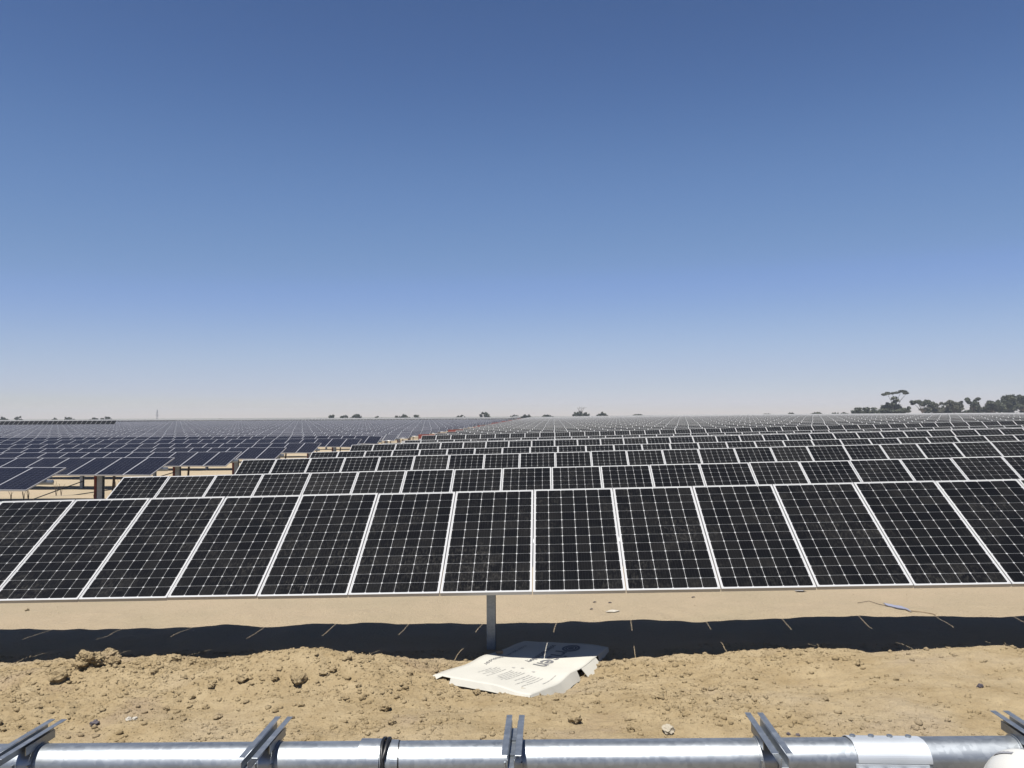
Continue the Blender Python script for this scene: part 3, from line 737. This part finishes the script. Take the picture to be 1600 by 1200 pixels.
rock(602, 1106, 20, MED[3], "clod with a dark hollow beneath it between berm and coupling sleeve")
rock(612, 1130, 13, MED[4], "small reddish clod just above the strapped coupling sleeve")
rock(378, 1062, 18, MED[0], "rough clod on the left part of the loose soil berm")
rock(898, 1122, 22, MED[1], "low lump of soil between the centre rail and the right rail")
rock(985, 1139, 13, MED[2], "dark lump close behind the steel tube, right of the centre rail")
rock(1045, 1141, 20, MED[3], "whitish soil lump close behind the steel tube", m=M_PALE)
rock(1532, 1072, 9, MED[4], "single dark purplish stone on the bare soil at right", m=M_DST)
rock(148, 1132, 13, MED[0], "flat dark stone near the tip of the leftmost rail", m=M_DST)
rock(201, 1124, 9, MED[1], "left one of two small white stones near the leftmost rail", m=M_WST)
rock(211, 1123, 8, MED[2], "right one of two small white stones near the leftmost rail", m=M_WST)
rock(1247, 1147, 7, MED[3], "small black clod behind the tube, left of the splice plate", m=M_DST)
rock(1232, 1147, 6, MED[4], "tiny dark clod behind the tube beside the right rail", m=M_DST)
rock(42, 953, 7, MED[2], "small reddish stone on the pale sand behind the shade, far left")
for i, (px, py, w) in enumerate([(505, 1056, 12), (520, 1047, 14), (545, 1032, 10), (430, 1063, 12), (330, 1075, 12), (220, 1046, 9), (240, 1052, 11), (300, 1090, 11), (690, 1092, 10), (745, 1085, 12),
        (640, 1070, 8), (560, 1075, 9), (470, 1100, 10), (520, 1135, 11), (430, 1110, 10), (340, 1120, 13), (320, 1108, 9), (260, 1110, 10), (60, 1108, 12), (20, 1095, 10), (180, 1045, 9), (1060, 1085, 10),
        (1100, 1080, 10), (1125, 1093, 9), (1290, 1093, 10), (1400, 1060, 8), (1340, 1040, 8), (1480, 1128, 8), (1180, 1060, 8), (930, 1095, 8), (815, 1100, 9), (870, 1092, 8)]):
    rock(px, py, w, MED[i % 5], "fist-sized soil clod scattered on the loose dug soil", "fist-sized clods on the dug soil")

def clods():
    ico = bmesh.new(); bmesh.ops.create_icosphere(ico, subdivisions=1, radius=1.0)
    v1 = np.array([v.co[:] for v in ico.verts]); f1 = np.array([[v.index for v in f.verts] for f in ico.faces]); ico.free()
    N = 34000; rg = np.random.default_rng(5)
    x = rg.uniform(-7.2, 6.8, N * 6); y = rg.uniform(6.9, 9.9, N * 6)
    dens = sstep(-0.15, 0.3, vnoise(x * 0.8 + 5, y * 1.3, 21) + 0.25 * sstep(0.8, -1.5, x)) * 0.8 + 0.22 + 0.7 * (vnoise(x * 3, y * 3, 31) > 0.22)
    crest = np.exp(-((y - 8.9) / 0.35) ** 2) * (x < -0.9)
    keep = rg.random(N * 6) < np.clip(dens * 0.42 + crest * 0.4, 0, 1)
    x, y = x[keep][:N], y[keep][:N]; n = len(x)
    r = 0.0036 * (1 - rg.random(n)) ** -0.50; r = np.clip(r, 0.0036, 0.028)
    m = 700; x = np.concatenate([x, rg.uniform(-8, 8, m)]); y = np.concatenate([y, rg.uniform(9.9, 14.5, m)]); r = np.concatenate([r, 0.004 + 0.006 * rg.random(m) ** 3]); n += m
    z = surf_z(x, y) + r * 0.12
    jit = 1 + rg.uniform(-0.45, 0.35, (n, len(v1), 1))
    sc = np.stack([r * rg.uniform(0.8, 1.4, n), r * rg.uniform(0.8, 1.3, n), r * rg.uniform(0.55, 0.9, n)], -1)
    V = v1[None] * jit * sc[:, None, :]
    a = rg.uniform(0, 6.28, n); ca, sa = np.cos(a)[:, None], np.sin(a)[:, None]
    V = np.stack([V[..., 0] * ca - V[..., 1] * sa, V[..., 0] * sa + V[..., 1] * ca, V[..., 2]], -1) + np.stack([x, y, z], -1)[:, None, :]
    F = (f1[None] + (np.arange(n) * len(v1))[:, None, None]).reshape(-1, 3).astype(np.int32)
    me = bpy.data.meshes.new("soil_clods"); me.vertices.add(n * len(v1)); me.vertices.foreach_set("co", V.reshape(-1).astype(np.float32))
    me.loops.add(F.size); me.loops.foreach_set("vertex_index", F.ravel()); me.polygons.add(len(F)); me.polygons.foreach_set("loop_start", np.arange(len(F), dtype=np.int32) * 3)
    me.materials.append(M_CLOD); me.update(calc_edges=True)
    link("soil_clods", me, kind="stuff")
clods()
# litter on the swept sand
M_BLUEP = simple("blue_plastic", (0.36, 0.38, 0.50), 0.4)
M_TWIG = simple("dry_twig", (0.14, 0.10, 0.07), 0.9)
def drape(pts_px, rad, name, label, cat, m, lift=0.012):
    P = []
    for px, py in pts_px:
        x, y = at(px, py); P.append((x, y, float(surf_z(x, y)) + rad + lift * random.random()))
    mb = MB(); mb.tube(P, rad, 6); o = part(name, mb, [m], None, smooth=True); tag(o, label, cat); return o
drape([(1340, 944), (1358, 941), (1375, 945), (1388, 949)], 0.004, "twig", "thin dark twig left of the blue plastic strip on the sand", "twig", M_TWIG)
drape([(1420, 955), (1440, 958), (1458, 961), (1462, 963)], 0.005, "twig", "dry yellowish twig right of the blue plastic strip", "twig", M_CORE)
def strip():
    P = [at(px, py) for px, py in ((1383, 947), (1398, 951), (1412, 953), (1422, 957))]; mb = MB()
    for a, b in zip(P[:-1], P[1:]):
        mb.quad([(a[0], a[1] - 0.05, float(surf_z(*a)) + 0.02), (b[0], b[1] - 0.05, float(surf_z(*b)) + 0.02), (b[0], b[1] + 0.06, float(surf_z(*b)) + 0.035), (a[0], a[1] + 0.06, float(surf_z(*a)) + 0.03)])
    o = part("plastic_strip", mb, [M_BLUEP], None); md = o.modifiers.new("t", 'SOLIDIFY'); md.thickness = 0.012
    tag(o, "crumpled blue plastic strip lying on the sand at right behind the shade", "plastic scrap")
strip()
def flake(px, py, w, h, m, label, cat, name):
    x, y = at(px, py); s = w / F_PX * y; mb = MB(); z = float(surf_z(x, y))
    mb.v = [(x - s/2, y, z + 0.01), (x + s * 0.1, y - s * 0.3, z + 0.02), (x + s/2, y - 0.02, z + h), (x, y + s * 0.35, z + h * 0.8), (x, y, z + h * 1.1)]
    mb.f = [(0, 1, 4), (1, 2, 4), (2, 3, 4), (3, 0, 4)]; mb.m = [0] * 4
    o = part(name, mb, [m], None); md = o.modifiers.new("t", 'SOLIDIFY'); md.thickness = 0.01; tag(o, label, cat)
flake(957, 957, 22, 0.03, M_WST, "pale torn paper flake standing on the sand right of the post", "paper scrap", "paper_scrap")
flake(1251, 925, 18, 0.05, M_GREYP, "grey bent scrap on the sand just below the lower panel edge", "scrap", "metal_scrap")
for px, py, l in ((929, 942, "upper left one of three dark chips on the sand right of the post"), (953, 943, "upper right one of three dark chips on the sand right of the post"), (924, 953, "lower one of three dark chips on the sand right of the post"), (1083, 934, "lone dark chip close under the lower panel edge")):
    flake(px, py, 5.5, 0.02, M_DST, l, "chip", "stone_chip")

# ================================================================ AISLE AT LEFT: cables and weeds
def cable(name, pts, r, label, m=M_DARK):
    mb = MB(); mb.tube(pts, r, 6); tag(part(name, mb, [m], None, smooth=True), label, "cable")
def gz(x, y): return float(ground_z(x, y))
y3, y4 = row_y(4), row_y(5)
cable("cable", [(-16.6, y4 - 0.3, gz(-16.6, y4) + 0.75), (-18.0, y4 - 2.2, gz(-18, y4) + 0.22), (-19.3, y4 - 3.6, gz(-19.3, y4) + 0.04), (-20.5, y4 - 4.4, gz(-20.5, y4) + 0.02)], 0.02, "black cable sagging from the drive post down to the sand, far one")
cable("cable", [(-16.9, y3 - 0.3, gz(-16.9, y3) + 0.80), (-17.8, y3 - 1.8, gz(-17.8, y3) + 0.30), (-18.6, y3 - 3.0, gz(-18.6, y3) + 0.03), (-19.6, y3 - 3.5, gz(-19.6, y3) + 0.02)], 0.018, "black cable sagging from the red-armed drive post to the sand, near one")
for i, (px, Y) in enumerate([(40, 31), (47, 31), (90, 33), (98, 33), (20, 30), (150, 30), (181, 36), (188, 36)]):
    x, _ = at_dist(px, Y); g = gz(x, Y); mb = MB()
    for q in range(3): mb.tube([(x, Y, g - 0.02), (x + random.uniform(-.06, .06), Y, g + 0.25), (x + random.uniform(-.15, .15), Y + random.uniform(-.1, .1), g + random.uniform(.4, .62))], [0.012, 0.009, 0.004], 5)
    tag(part("dry_weed", mb, [M_TWIG], None), "dry leafless weed stalk standing on the sand between the blue rows at left", "weed", "dry weed stalks in the sandy gap")

# ================================================================ PERSON in a white helmet, lower right
def person():
    xc = (1594 - 800) / F_PX * 2.78; ca, sa = math.cos(YAW), math.sin(YAW); Yc = 2.78
    X, Yw = xc * ca - Yc * sa, xc * sa + Yc * ca
    g = gz(X, Yw); H = CAM_Z - 1.10 - g                    # helmet crown height above the ground
    root = thing("person", "person in a white safety helmet standing at the bottom right corner by the tube", "person", (X, Yw, g))
    J = dict(pel=(0, 0, .54), wai=(0, 0, .62), che=(0, 0, .74), nek=(0, .0, .83), hea=(0, -.005, .885), top=(0, 0, .945),
             shl=(-.10, 0, .79), ell=(-.135, .01, .63), wrl=(-.13, -.05, .50), hal=(-.13, -.07, .455), shr=(.10, 0, .79), elr=(.135, .01, .63), wrr=(.13, -.05, .50), har=(.13, -.07, .455),
             hpl=(-.055, 0, .51), knl=(-.06, -.01, .28), anl=(-.062, .01, .045), tol=(-.065, -.09, .02), hpr=(.055, 0, .51), knr=(.06, -.01, .28), anr=(.062, .01, .045), tor=(.065, -.09, .02))
    Rd = dict(pel=.075, wai=.065, che=.078, nek=.030, hea=.047, top=.042, shl=.040, ell=.026, wrl=.017, hal=.020, shr=.040, elr=.026, wrr=.017, har=.020,
              hpl=.052, knl=.033, anl=.024, tol=.020, hpr=.052, knr=.033, anr=.024, tor=.020)
    E = [('pel','wai'),('wai','che'),('che','nek'),('nek','hea'),('hea','top'),('che','shl'),('shl','ell'),('ell','wrl'),('wrl','hal'),('che','shr'),('shr','elr'),('elr','wrr'),('wrr','har'),
         ('pel','hpl'),('hpl','knl'),('knl','anl'),('anl','tol'),('pel','hpr'),('hpr','knr'),('knr','anr'),('anr','tor')]
    ks = list(J); me = bpy.data.meshes.new("body"); me.from_pydata([tuple(c * H for c in J[k]) for k in ks], [(ks.index(a), ks.index(b)) for a, b in E], [])
    o = link("body", me, root); sk = o.modifiers.new("skin", 'SKIN'); 
    for i, k in enumerate(ks):
        me.skin_vertices[0].data[i].radius = (Rd[k] * H, Rd[k] * H * 0.85); me.skin_vertices[0].data[i].use_root = (k == 'pel')
    ss = o.modifiers.new("sub", 'SUBSURF'); ss.levels = 2; ss.render_levels = 2
    cloth = simple("navy_workwear", (0.03, 0.04, 0.08), 0.85); me.materials.append(cloth)
    # fingers
    skin = simple("skin", (0.32, 0.19, 0.13), 0.6)
    for s in (-1, 1):
        for q in range(5):
            mb = MB(); bx = s * .13 * H + (q - 2) * 0.017; 
            p0 = Vector((bx, -.07 * H + (0.02 if q == 0 else 0), .445 * H)); ln = (0.05, 0.07, 0.08, 0.075, 0.06)[q]
            mb.tube([p0, p0 + Vector((0, -0.012, -ln * .5)), p0 + Vector((0, -0.004, -ln))], [.009, .008, .006], 8); part("finger", mb, [skin], root, smooth=True)
    # face
    bm = bmesh.new(); bmesh.ops.create_uvsphere(bm, u_segments=24, v_segments=16, radius=1)
    for v in bm.verts:
        c = v.co; 
        if c.y < -0.6 and abs(c.x) < 0.2 and -0.3 < c.z < 0.1: c.y -= 0.22 * (1 - abs(c.x) / 0.2)
        if c.z < -0.2: c.x *= 0.85
        v.co = Vector((c.x * 0.078, c.y * 0.098, c.z * 0.118))
    me = bpy.data.meshes.new("head"); bm.to_mesh(me); bm.free(); me.materials.append(skin); me.polygons.foreach_set("use_smooth", [True] * len(me.polygons))
    hd = link("head", me, root, (0, -0.005, H - 0.125 - 0.03))
    for s in (-1, 1):
        mb = MB(); mb.tube([(s * 0.030, -0.088, 0.005), (s * 0.030, -0.094, 0.005)], 0.011, 10); part("eye", mb, [M_DARK], hd)
        mb = MB(); mb.tube([(s * 0.074, 0.01, -0.02), (s * 0.088, 0.015, -0.02)], [0.028, 0.022], 10); part("ear", mb, [skin], hd)
    mb = MB(); mb.tube([(-0.025, -0.088, -0.060), (0, -0.094, -0.062), (0.025, -0.088, -0.060)], 0.006, 6); part("mouth", mb, [M_RUST], hd)
    # helmet: dome, central ridge, brim, sticker
    bm = bmesh.new(); bmesh.ops.create_uvsphere(bm, u_segments=48, v_segments=28, radius=1)
    bmesh.ops.delete(bm, geom=[v for v in bm.verts if v.co.z < -0.08], context='VERTS')
    for v in bm.verts:
        c = v.co; ridge = 0.035 * math.exp(-(c.x / 0.16) ** 2) * max(0, c.z)
        v.co = Vector((c.x * 0.122, c.y * 0.145, c.z * (0.118 + ridge * 0.25)))
    me = bpy.data.meshes.new("helmet"); bm.to_mesh(me); bm.free(); me.materials.append(M_HARD); me.polygons.foreach_set("use_smooth", [True] * len(me.polygons))
    he = link("helmet", me, root, (0, 0, H - 0.121), (R(4), R(-3), R(35))); md = he.modifiers.new("t", 'SOLIDIFY'); md.thickness = 0.003
    mb = MB(); n = 40; inner = []; 
    for k in range(n):
        t = 2 * math.pi * k / n; ext = 0.012 + 0.045 * max(0, -math.sin(t)) ** 3
        mb.v.append((0.120 * math.cos(t), 0.143 * math.sin(t), -0.006)); mb.v.append(((0.122 + ext) * math.cos(t), (0.145 + ext) * math.sin(t), -0.014))
    for k in range(n): a, b = 2 * k, 2 * ((k + 1) % n); mb.f.append((a, a + 1, b + 1, b)); mb.m.append(0)
    br = part("brim", mb, [M_HARD], he, smooth=True); md = br.modifiers.new("t", 'SOLIDIFY'); md.thickness = 0.004
    mb = MB()
    for i in range(5):
        for j in range(4):
            def sp(a, b):
                th = -0.25 + 0.14 * a; ph = 0.72 + 0.13 * b
                return (0.1245 * math.sin(th) * math.sin(ph + .1), 0.148 * math.cos(ph), 0.1215 * math.sin(ph) * math.cos(th) )
            mb.quad([sp(i, j), sp(i + 1, j), sp(i + 1, j + 1), sp(i, j + 1)])
    part("sticker", mb, [M_GREYP], he)
person()

# ================================================================ TREES, PYLON, SHED on the skyline
def tree(px, top, width, Y, label, grp=None, style='flat', name="tree", lm=None, dens=1.0, cat="tree"):
    x, y = at_dist(px, Y); g = gz(x, y); hz = HZ - ROLL * (px - 800)
    ht = CAM_Z + (hz - top) / F_PX * Y - g; w = width / F_PX * Y
    rs = random.Random(int(px * 31 + top)); root = thing(name, label, cat, (x, y, g), grp)
    mb = MB()
    lobes = []
    if style == 'flat':                                   # umbrella crowns in tiers over bare limbs
        nl = max(3, int(w / 1.6)); th = ht * 0.72
        for i in range(nl):
            u = (i + 0.5) / nl - 0.5
            lobes.append((u * w * 0.85, rs.uniform(-.25, .25) * w, ht * 0.88 - u * u * ht * 0.45 - rs.random() * ht * 0.08, w / nl * 0.95, ht * rs.uniform(.08, .13)))
        for i in range(max(2, nl // 2)):
            lobes.append((rs.uniform(-.38, .38) * w, rs.uniform(-.3, .3) * w, ht * rs.uniform(0.50, 0.76), w * rs.uniform(.12, .22), ht * 0.10))
    elif style == 'tall':
        for (u, v, ru, rv) in ((-0.26, 0.87, 0.22, 0.055), (-0.05, 0.93, 0.2, 0.045), (0.18, 0.965, 0.24, 0.05), (0.38, 0.93, 0.12, 0.03), (-0.02, 0.70, 0.15, 0.07), (0.12, 0.60, 0.17, 0.07), (-0.15, 0.50, 0.2, 0.08), (-0.30, 0.42, 0.2, 0.07), (0.05, 0.42, 0.26, 0.09), (0.3, 0.32, 0.22, 0.08), (-0.05, 0.27, 0.4, 0.1)):
            lobes.append((u * w, rs.uniform(-.15, .15) * w, v * ht, ru * w, rv * ht))
    elif style == 'dome':
        nl = 7
        for i in range(nl):
            u = (i + 0.5) / nl - 0.5; lobes.append((u * w * 0.82, rs.uniform(-.2, .2) * w, ht * (0.80 - 1.5 * u * u) - rs.random() * ht * 0.12, w * rs.uniform(.12, .2), ht * rs.uniform(.13, .2)))
        for i in range(4): lobes.append((rs.uniform(-.3, .3) * w, rs.uniform(-.2, .2) * w, ht * rs.uniform(.4, .6), w * .2, ht * .15))
    elif style == 'open':
        for i in range(12):
            lobes.append((rs.uniform(-.45, .45) * w, rs.uniform(-.3, .3) * w, ht * rs.uniform(0.40, 0.92), w * rs.uniform(.12, .22), ht * rs.uniform(.07, .13)))
    else:                                                 # bush / dense crown
        for i in range(max(5, int(w / 1.3))):
            u = rs.uniform(-.5, .5); lobes.append((u * w * .85, rs.uniform(-.3, .3) * w, ht * (0.45 + 0.38 * rs.random() * (1 - abs(u))) , w * rs.uniform(.14, .24), ht * rs.uniform(.14, .24)))
        lobes.append((0, 0, ht * 0.78, w * 0.3, ht * 0.2))
    lobes0 = lobes; lobes = []
    for L in lobes0:                                      # every lobe is a few ragged clumps
        for q in range(4 if width > 22 else 3):
            lobes.append((L[0] + rs.uniform(-.75, .75) * L[3], L[1] + rs.uniform(-.7, .7) * L[3], L[2] + rs.uniform(-.8, .7) * L[4], L[3] * rs.uniform(.30, .58), L[4] * rs.uniform(.35, .8)))
    # trunk and limbs
    bt = 0.14 + 0.012 * ht
    mb.tube([(0, 0, -0.3), (rs.uniform(-.2, .2), 0, ht * 0.3), (rs.uniform(-.3, .3), 0, ht * 0.5)], [bt, bt * .8, bt * .6], 7)
    for L in lobes0:
        mb.tube([(0, 0, ht * 0.25), (L[0] * 0.5, L[1] * 0.5, L[2] * 0.72), (L[0], L[1], L[2])], [bt * .5, bt * .38, bt * .15], 5)
    part("trunk", mb, [M_BARK], root)
    vs, fs = [], []
    n_leaf = int(0.8 * dens * min(6500, max(600, 42 * width * (hz - top + 6) / 6)))
    vol = [max(1e-3, L[3] * L[3] * L[4]) ** 0.6 for L in lobes]; tot = sum(vol)
    V = []; nrg = np.random.default_rng(int(px * 7 + 1))
    ls = 0.10 + 0.00055 * Y
    for L, q in zip(lobes, vol):
        k = max(12, int(n_leaf * q / tot)); d = nrg.normal(0, 1, (k, 3)); d /= np.linalg.norm(d, axis=1)[:, None]; rr = nrg.random(k) ** 0.45 * (1 + 0.25 * nrg.normal(0, .5, k))
        c = np.array(L[:3]) + d * rr[:, None] * np.array([L[3], L[3], L[4]])
        a = nrg.normal(0, 1, (k, 3)); b = nrg.normal(0, 1, (k, 3)); a *= (ls * nrg.uniform(.6, 1.5, k) / np.linalg.norm(a, axis=1))[:, None]; b *= (ls * nrg.uniform(.6, 1.5, k) / np.linalg.norm(b, axis=1))[:, None]
        V.append(np.stack([c - a, c + b, c + a * 0.9, c - b * 0.9], 1))
    V = np.concatenate(V).reshape(-1, 3).astype(np.float32); q = np.arange(len(V), dtype=np.int32)
    me = bpy.data.meshes.new("crown"); me.vertices.add(len(V)); me.vertices.foreach_set("co", V.ravel()); me.loops.add(len(q)); me.loops.foreach_set("vertex_index", q)
    me.polygons.add(len(q) // 4); me.polygons.foreach_set("loop_start", np.arange(len(q) // 4, dtype=np.int32) * 4); me.materials.append(lm or M_LEAF); me.update(calc_edges=True)
    link("crown", me, root)
YT = 352
tree(1397, 612, 44, YT, "tallest tree on the right skyline, two-tiered umbrella crown with gaps", style='tall', dens=1.3)
tree(1440, 623, 36, YT + 4, "umbrella tree with bare forked limbs, right of the tallest tree", style='flat')
tree(1467, 631, 26, YT + 8, "low leaning tree between the umbrella tree and the airy pale trees", style='open', lm=M_LEAF2)
tree(1490, 625, 32, YT + 10, "airy pale tree with sky showing through, second right of the umbrella tree", style='open', lm=M_LEAF2, dens=1.2)
tree(1520, 621, 24, YT + 8, "slim tree with a small flat top beside the dense grove on the right", style='flat', lm=M_LEAF)
tree(1548, 626, 34, YT + 10, "dense tree at the left end of the right-hand grove", style='bush', name="tree", dens=1.3)
tree(1573, 619, 34, YT + 6, "highest dense tree inside the right-hand grove", style='bush', dens=1.3)
tree(1600, 618, 40, YT + 10, "dense tree cut by the right edge of the picture", style='bush', dens=1.3)
tree(1638, 620, 40, YT + 10, "dense tree just beyond the right edge of the grove", style='bush')
tree(1345, 637, 34, YT + 6, "long low bush left of the tallest tree", style='bush', name="bush", cat="bush", dens=1.2)
tree(1372, 637, 34, YT + 9, "low bush joining the foot of the tallest tree from the left", style='bush', name="bush", cat="bush", dens=1.2)
tree(1402, 636, 40, YT + 12, "bush spreading under the tallest tree", style='bush', name="bush", cat="bush")
for i, px in enumerate((1450, 1475, 1500, 1525, 1553, 1580, 1610)):
    tree(px, 635, 34, YT + 16, "dark bush at the foot of the right-hand trees", "undergrowth bushes under the right-hand trees", 'bush', "bush", cat="bush")
small = [(1320, 643.5, 18, "bush at the left tip of the long bush line"), (1303, 644.5, 14, "small bush just left of the bush line"), (1275, 643, 20, "rounded bush standing second left of the bush line"), (1235, 644.5, 17, "flat bush on the skyline, third left of the bush line"), (1197, 645.5, 15, "thin flat bush far out on the right skyline"),
    (997, 646, 19, "dome bush on the skyline right of the two umbrella trees"), (941, 642.5, 19, "dark dome-shaped tree right of the tree with bare top"), (907, 642, 27, "tree with bare branches sticking out of its top"), (855, 647, 24, "flat wide bush left of the tree with bare top"), (822, 646.5, 18, "bush right of the white roof at the aisle's end"),
    (804, 648, 17, "bush behind the small white roof"), (757, 642.5, 17, "umbrella tree left of the white roof on the skyline"), (719, 648, 13, "small low bush left of the lone umbrella tree"), (651, 647.5, 13, "right one of two close bushes above the blue field"), (631, 646.5, 17, "left one of two close bushes above the blue field"), (619, 649.5, 9, "tiny bush left of the two close bushes"),
    (590, 650, 14, "faint low bush right of the flat-topped tree"), (557, 645, 18, "flat-topped tree above the blue field"), (540, 648, 14, "low bush left of the flat-topped tree"), (519, 648, 13, "small umbrella tree left of the flat-topped tree"), (345, 654, 8, "tiny bush right of the power pylon"),
    (168, 650.5, 18, "bush on the left skyline nearest the pylon"), (146, 652, 14, "low bush next to the one nearest the pylon"), (109, 650.5, 18, "bush in the middle of the left skyline"), (86, 653, 12, "tiny faint bush on the left skyline"), (31, 650.5, 12, "thin airy tree on the left skyline"), (6, 651, 18, "bush at the left edge of the skyline")]
for px, top, w, lab in small:
    flat = w > 15 and ('umbrella' in lab or 'tree' in lab); tree(px, top, w, 430 if px < 1200 else 380, lab, None, 'dome' if (flat or w > 14) else 'bush', "tree" if 'tree' in lab else "bush", cat="tree" if 'tree' in lab else "bush", dens=0.8)
def bare():                                               # the bare branches of one tree are its own part
    for o in bpy.data.objects:
        if o.get("label", "").startswith("tree with bare branches"):
            mb = MB(); h = 4.5
            for a, b in ((-1.8, 2.1), (-0.6, 2.9), (0.7, 2.4), (1.9, 2.6)):
                mb.tube([(a * .3, 0, h - 1), (a * .7, 0, h + b * .4), (a, 0, h + b * .75)], [.12, .09, .05], 5); mb.tube([(a * .7, 0, h + b * .4), (a + 1.0, 0, h + b * .7)], [.08, .04], 5)
            part("bare_branches", mb, [M_BARK], o)
bare()
def pylon():
    Y = 900; x, y = at_dist(246, Y); g = gz(x, y); h = CAM_Z + (653.5 + 14 - HZ - 4) / F_PX * Y - g
    h = CAM_Z + 12.5 / F_PX * Y - g
    root = thing("power_pylon", "thin lattice power pylon far away on the left skyline", "pylon", (x, y, g)); M_P = simple("pylon_steel", (0.22, 0.23, 0.25), 0.6, 0.4)
    mb = MB()
    for sx in (-1, 1):
        for sy in (-1, 1): mb.tube([(sx * 0.75, sy * 0.75, 0), (sx * 0.2, sy * .2, h)], 0.11, 4)
    for i in range(8):
        z0, z1 = h * i / 8, h * (i + 1) / 8; w0, w1 = .75 - .55 * i / 8, .75 - .55 * (i + 1) / 8
        mb.tube([(-w0, -w0, z0), (w1, -w1, z1)], 0.05, 4); mb.tube([(w0, w0, z0), (-w1, w1, z1)], 0.05, 4)
    part("lattice_tower", mb, [M_P], root)
    for z, w in ((h * .50, 2.2), (h * .72, 1.5)):
        mb = MB(); mb.tube([(-w, 0, z), (w, 0, z)], 0.16, 4); part("cross_arm", mb, [M_P], root)
pylon()
def shed():
    Y = 345; x, y = at_dist(806, Y); g = gz(x, y); root = thing("shed", "small shed with a white roof at the far end of the aisle", "shed", (x, y, g))
    mb = MB(); mb.box((0, 0, 0.8), (2.8, 2.5, 1.6)); part("wall", mb, [M_BFRAME], root)
    mb = MB(); n = 8
    pr = [(-1.5, 1.6)] + [(-1.5 * math.cos(math.pi * k / n), 1.62 + 0.55 * math.sin(math.pi * k / n)) for k in range(n + 1)]
    for a, b in zip(pr[:-1], pr[1:]): mb.quad([(a[0], -1.4, a[1]), (b[0], -1.4, b[1]), (b[0], 1.4, b[1]), (a[0], 1.4, a[1])])
    mb.quad([(p[0], -1.4, p[1]) for p in pr]); mb.quad([(p[0], 1.4, p[1]) for p in pr][::-1]); part("roof", mb, [M_BACK], root)
shed()
print("objects", len(bpy.data.objects))

def haze():
    mb = MB(); mb.box((0, 640, -0.5), (2600, 1400, 33)); m = bpy.data.materials.new("haze_air"); m.use_nodes = True; n = m.node_tree; n.nodes.clear()
    o_ = n.nodes.new("ShaderNodeOutputMaterial"); v = n.nodes.new("ShaderNodeVolumePrincipled"); v.inputs["Density"].default_value = 0.00030
    v.inputs["Color"].default_value = (0.83, 0.90, 1.0, 1); v.inputs["Anisotropy"].default_value = 0.2
    n.links.new(v.outputs[0], o_.inputs["Volume"]); part("haze", mb, [m], None, kind="stuff")
haze()
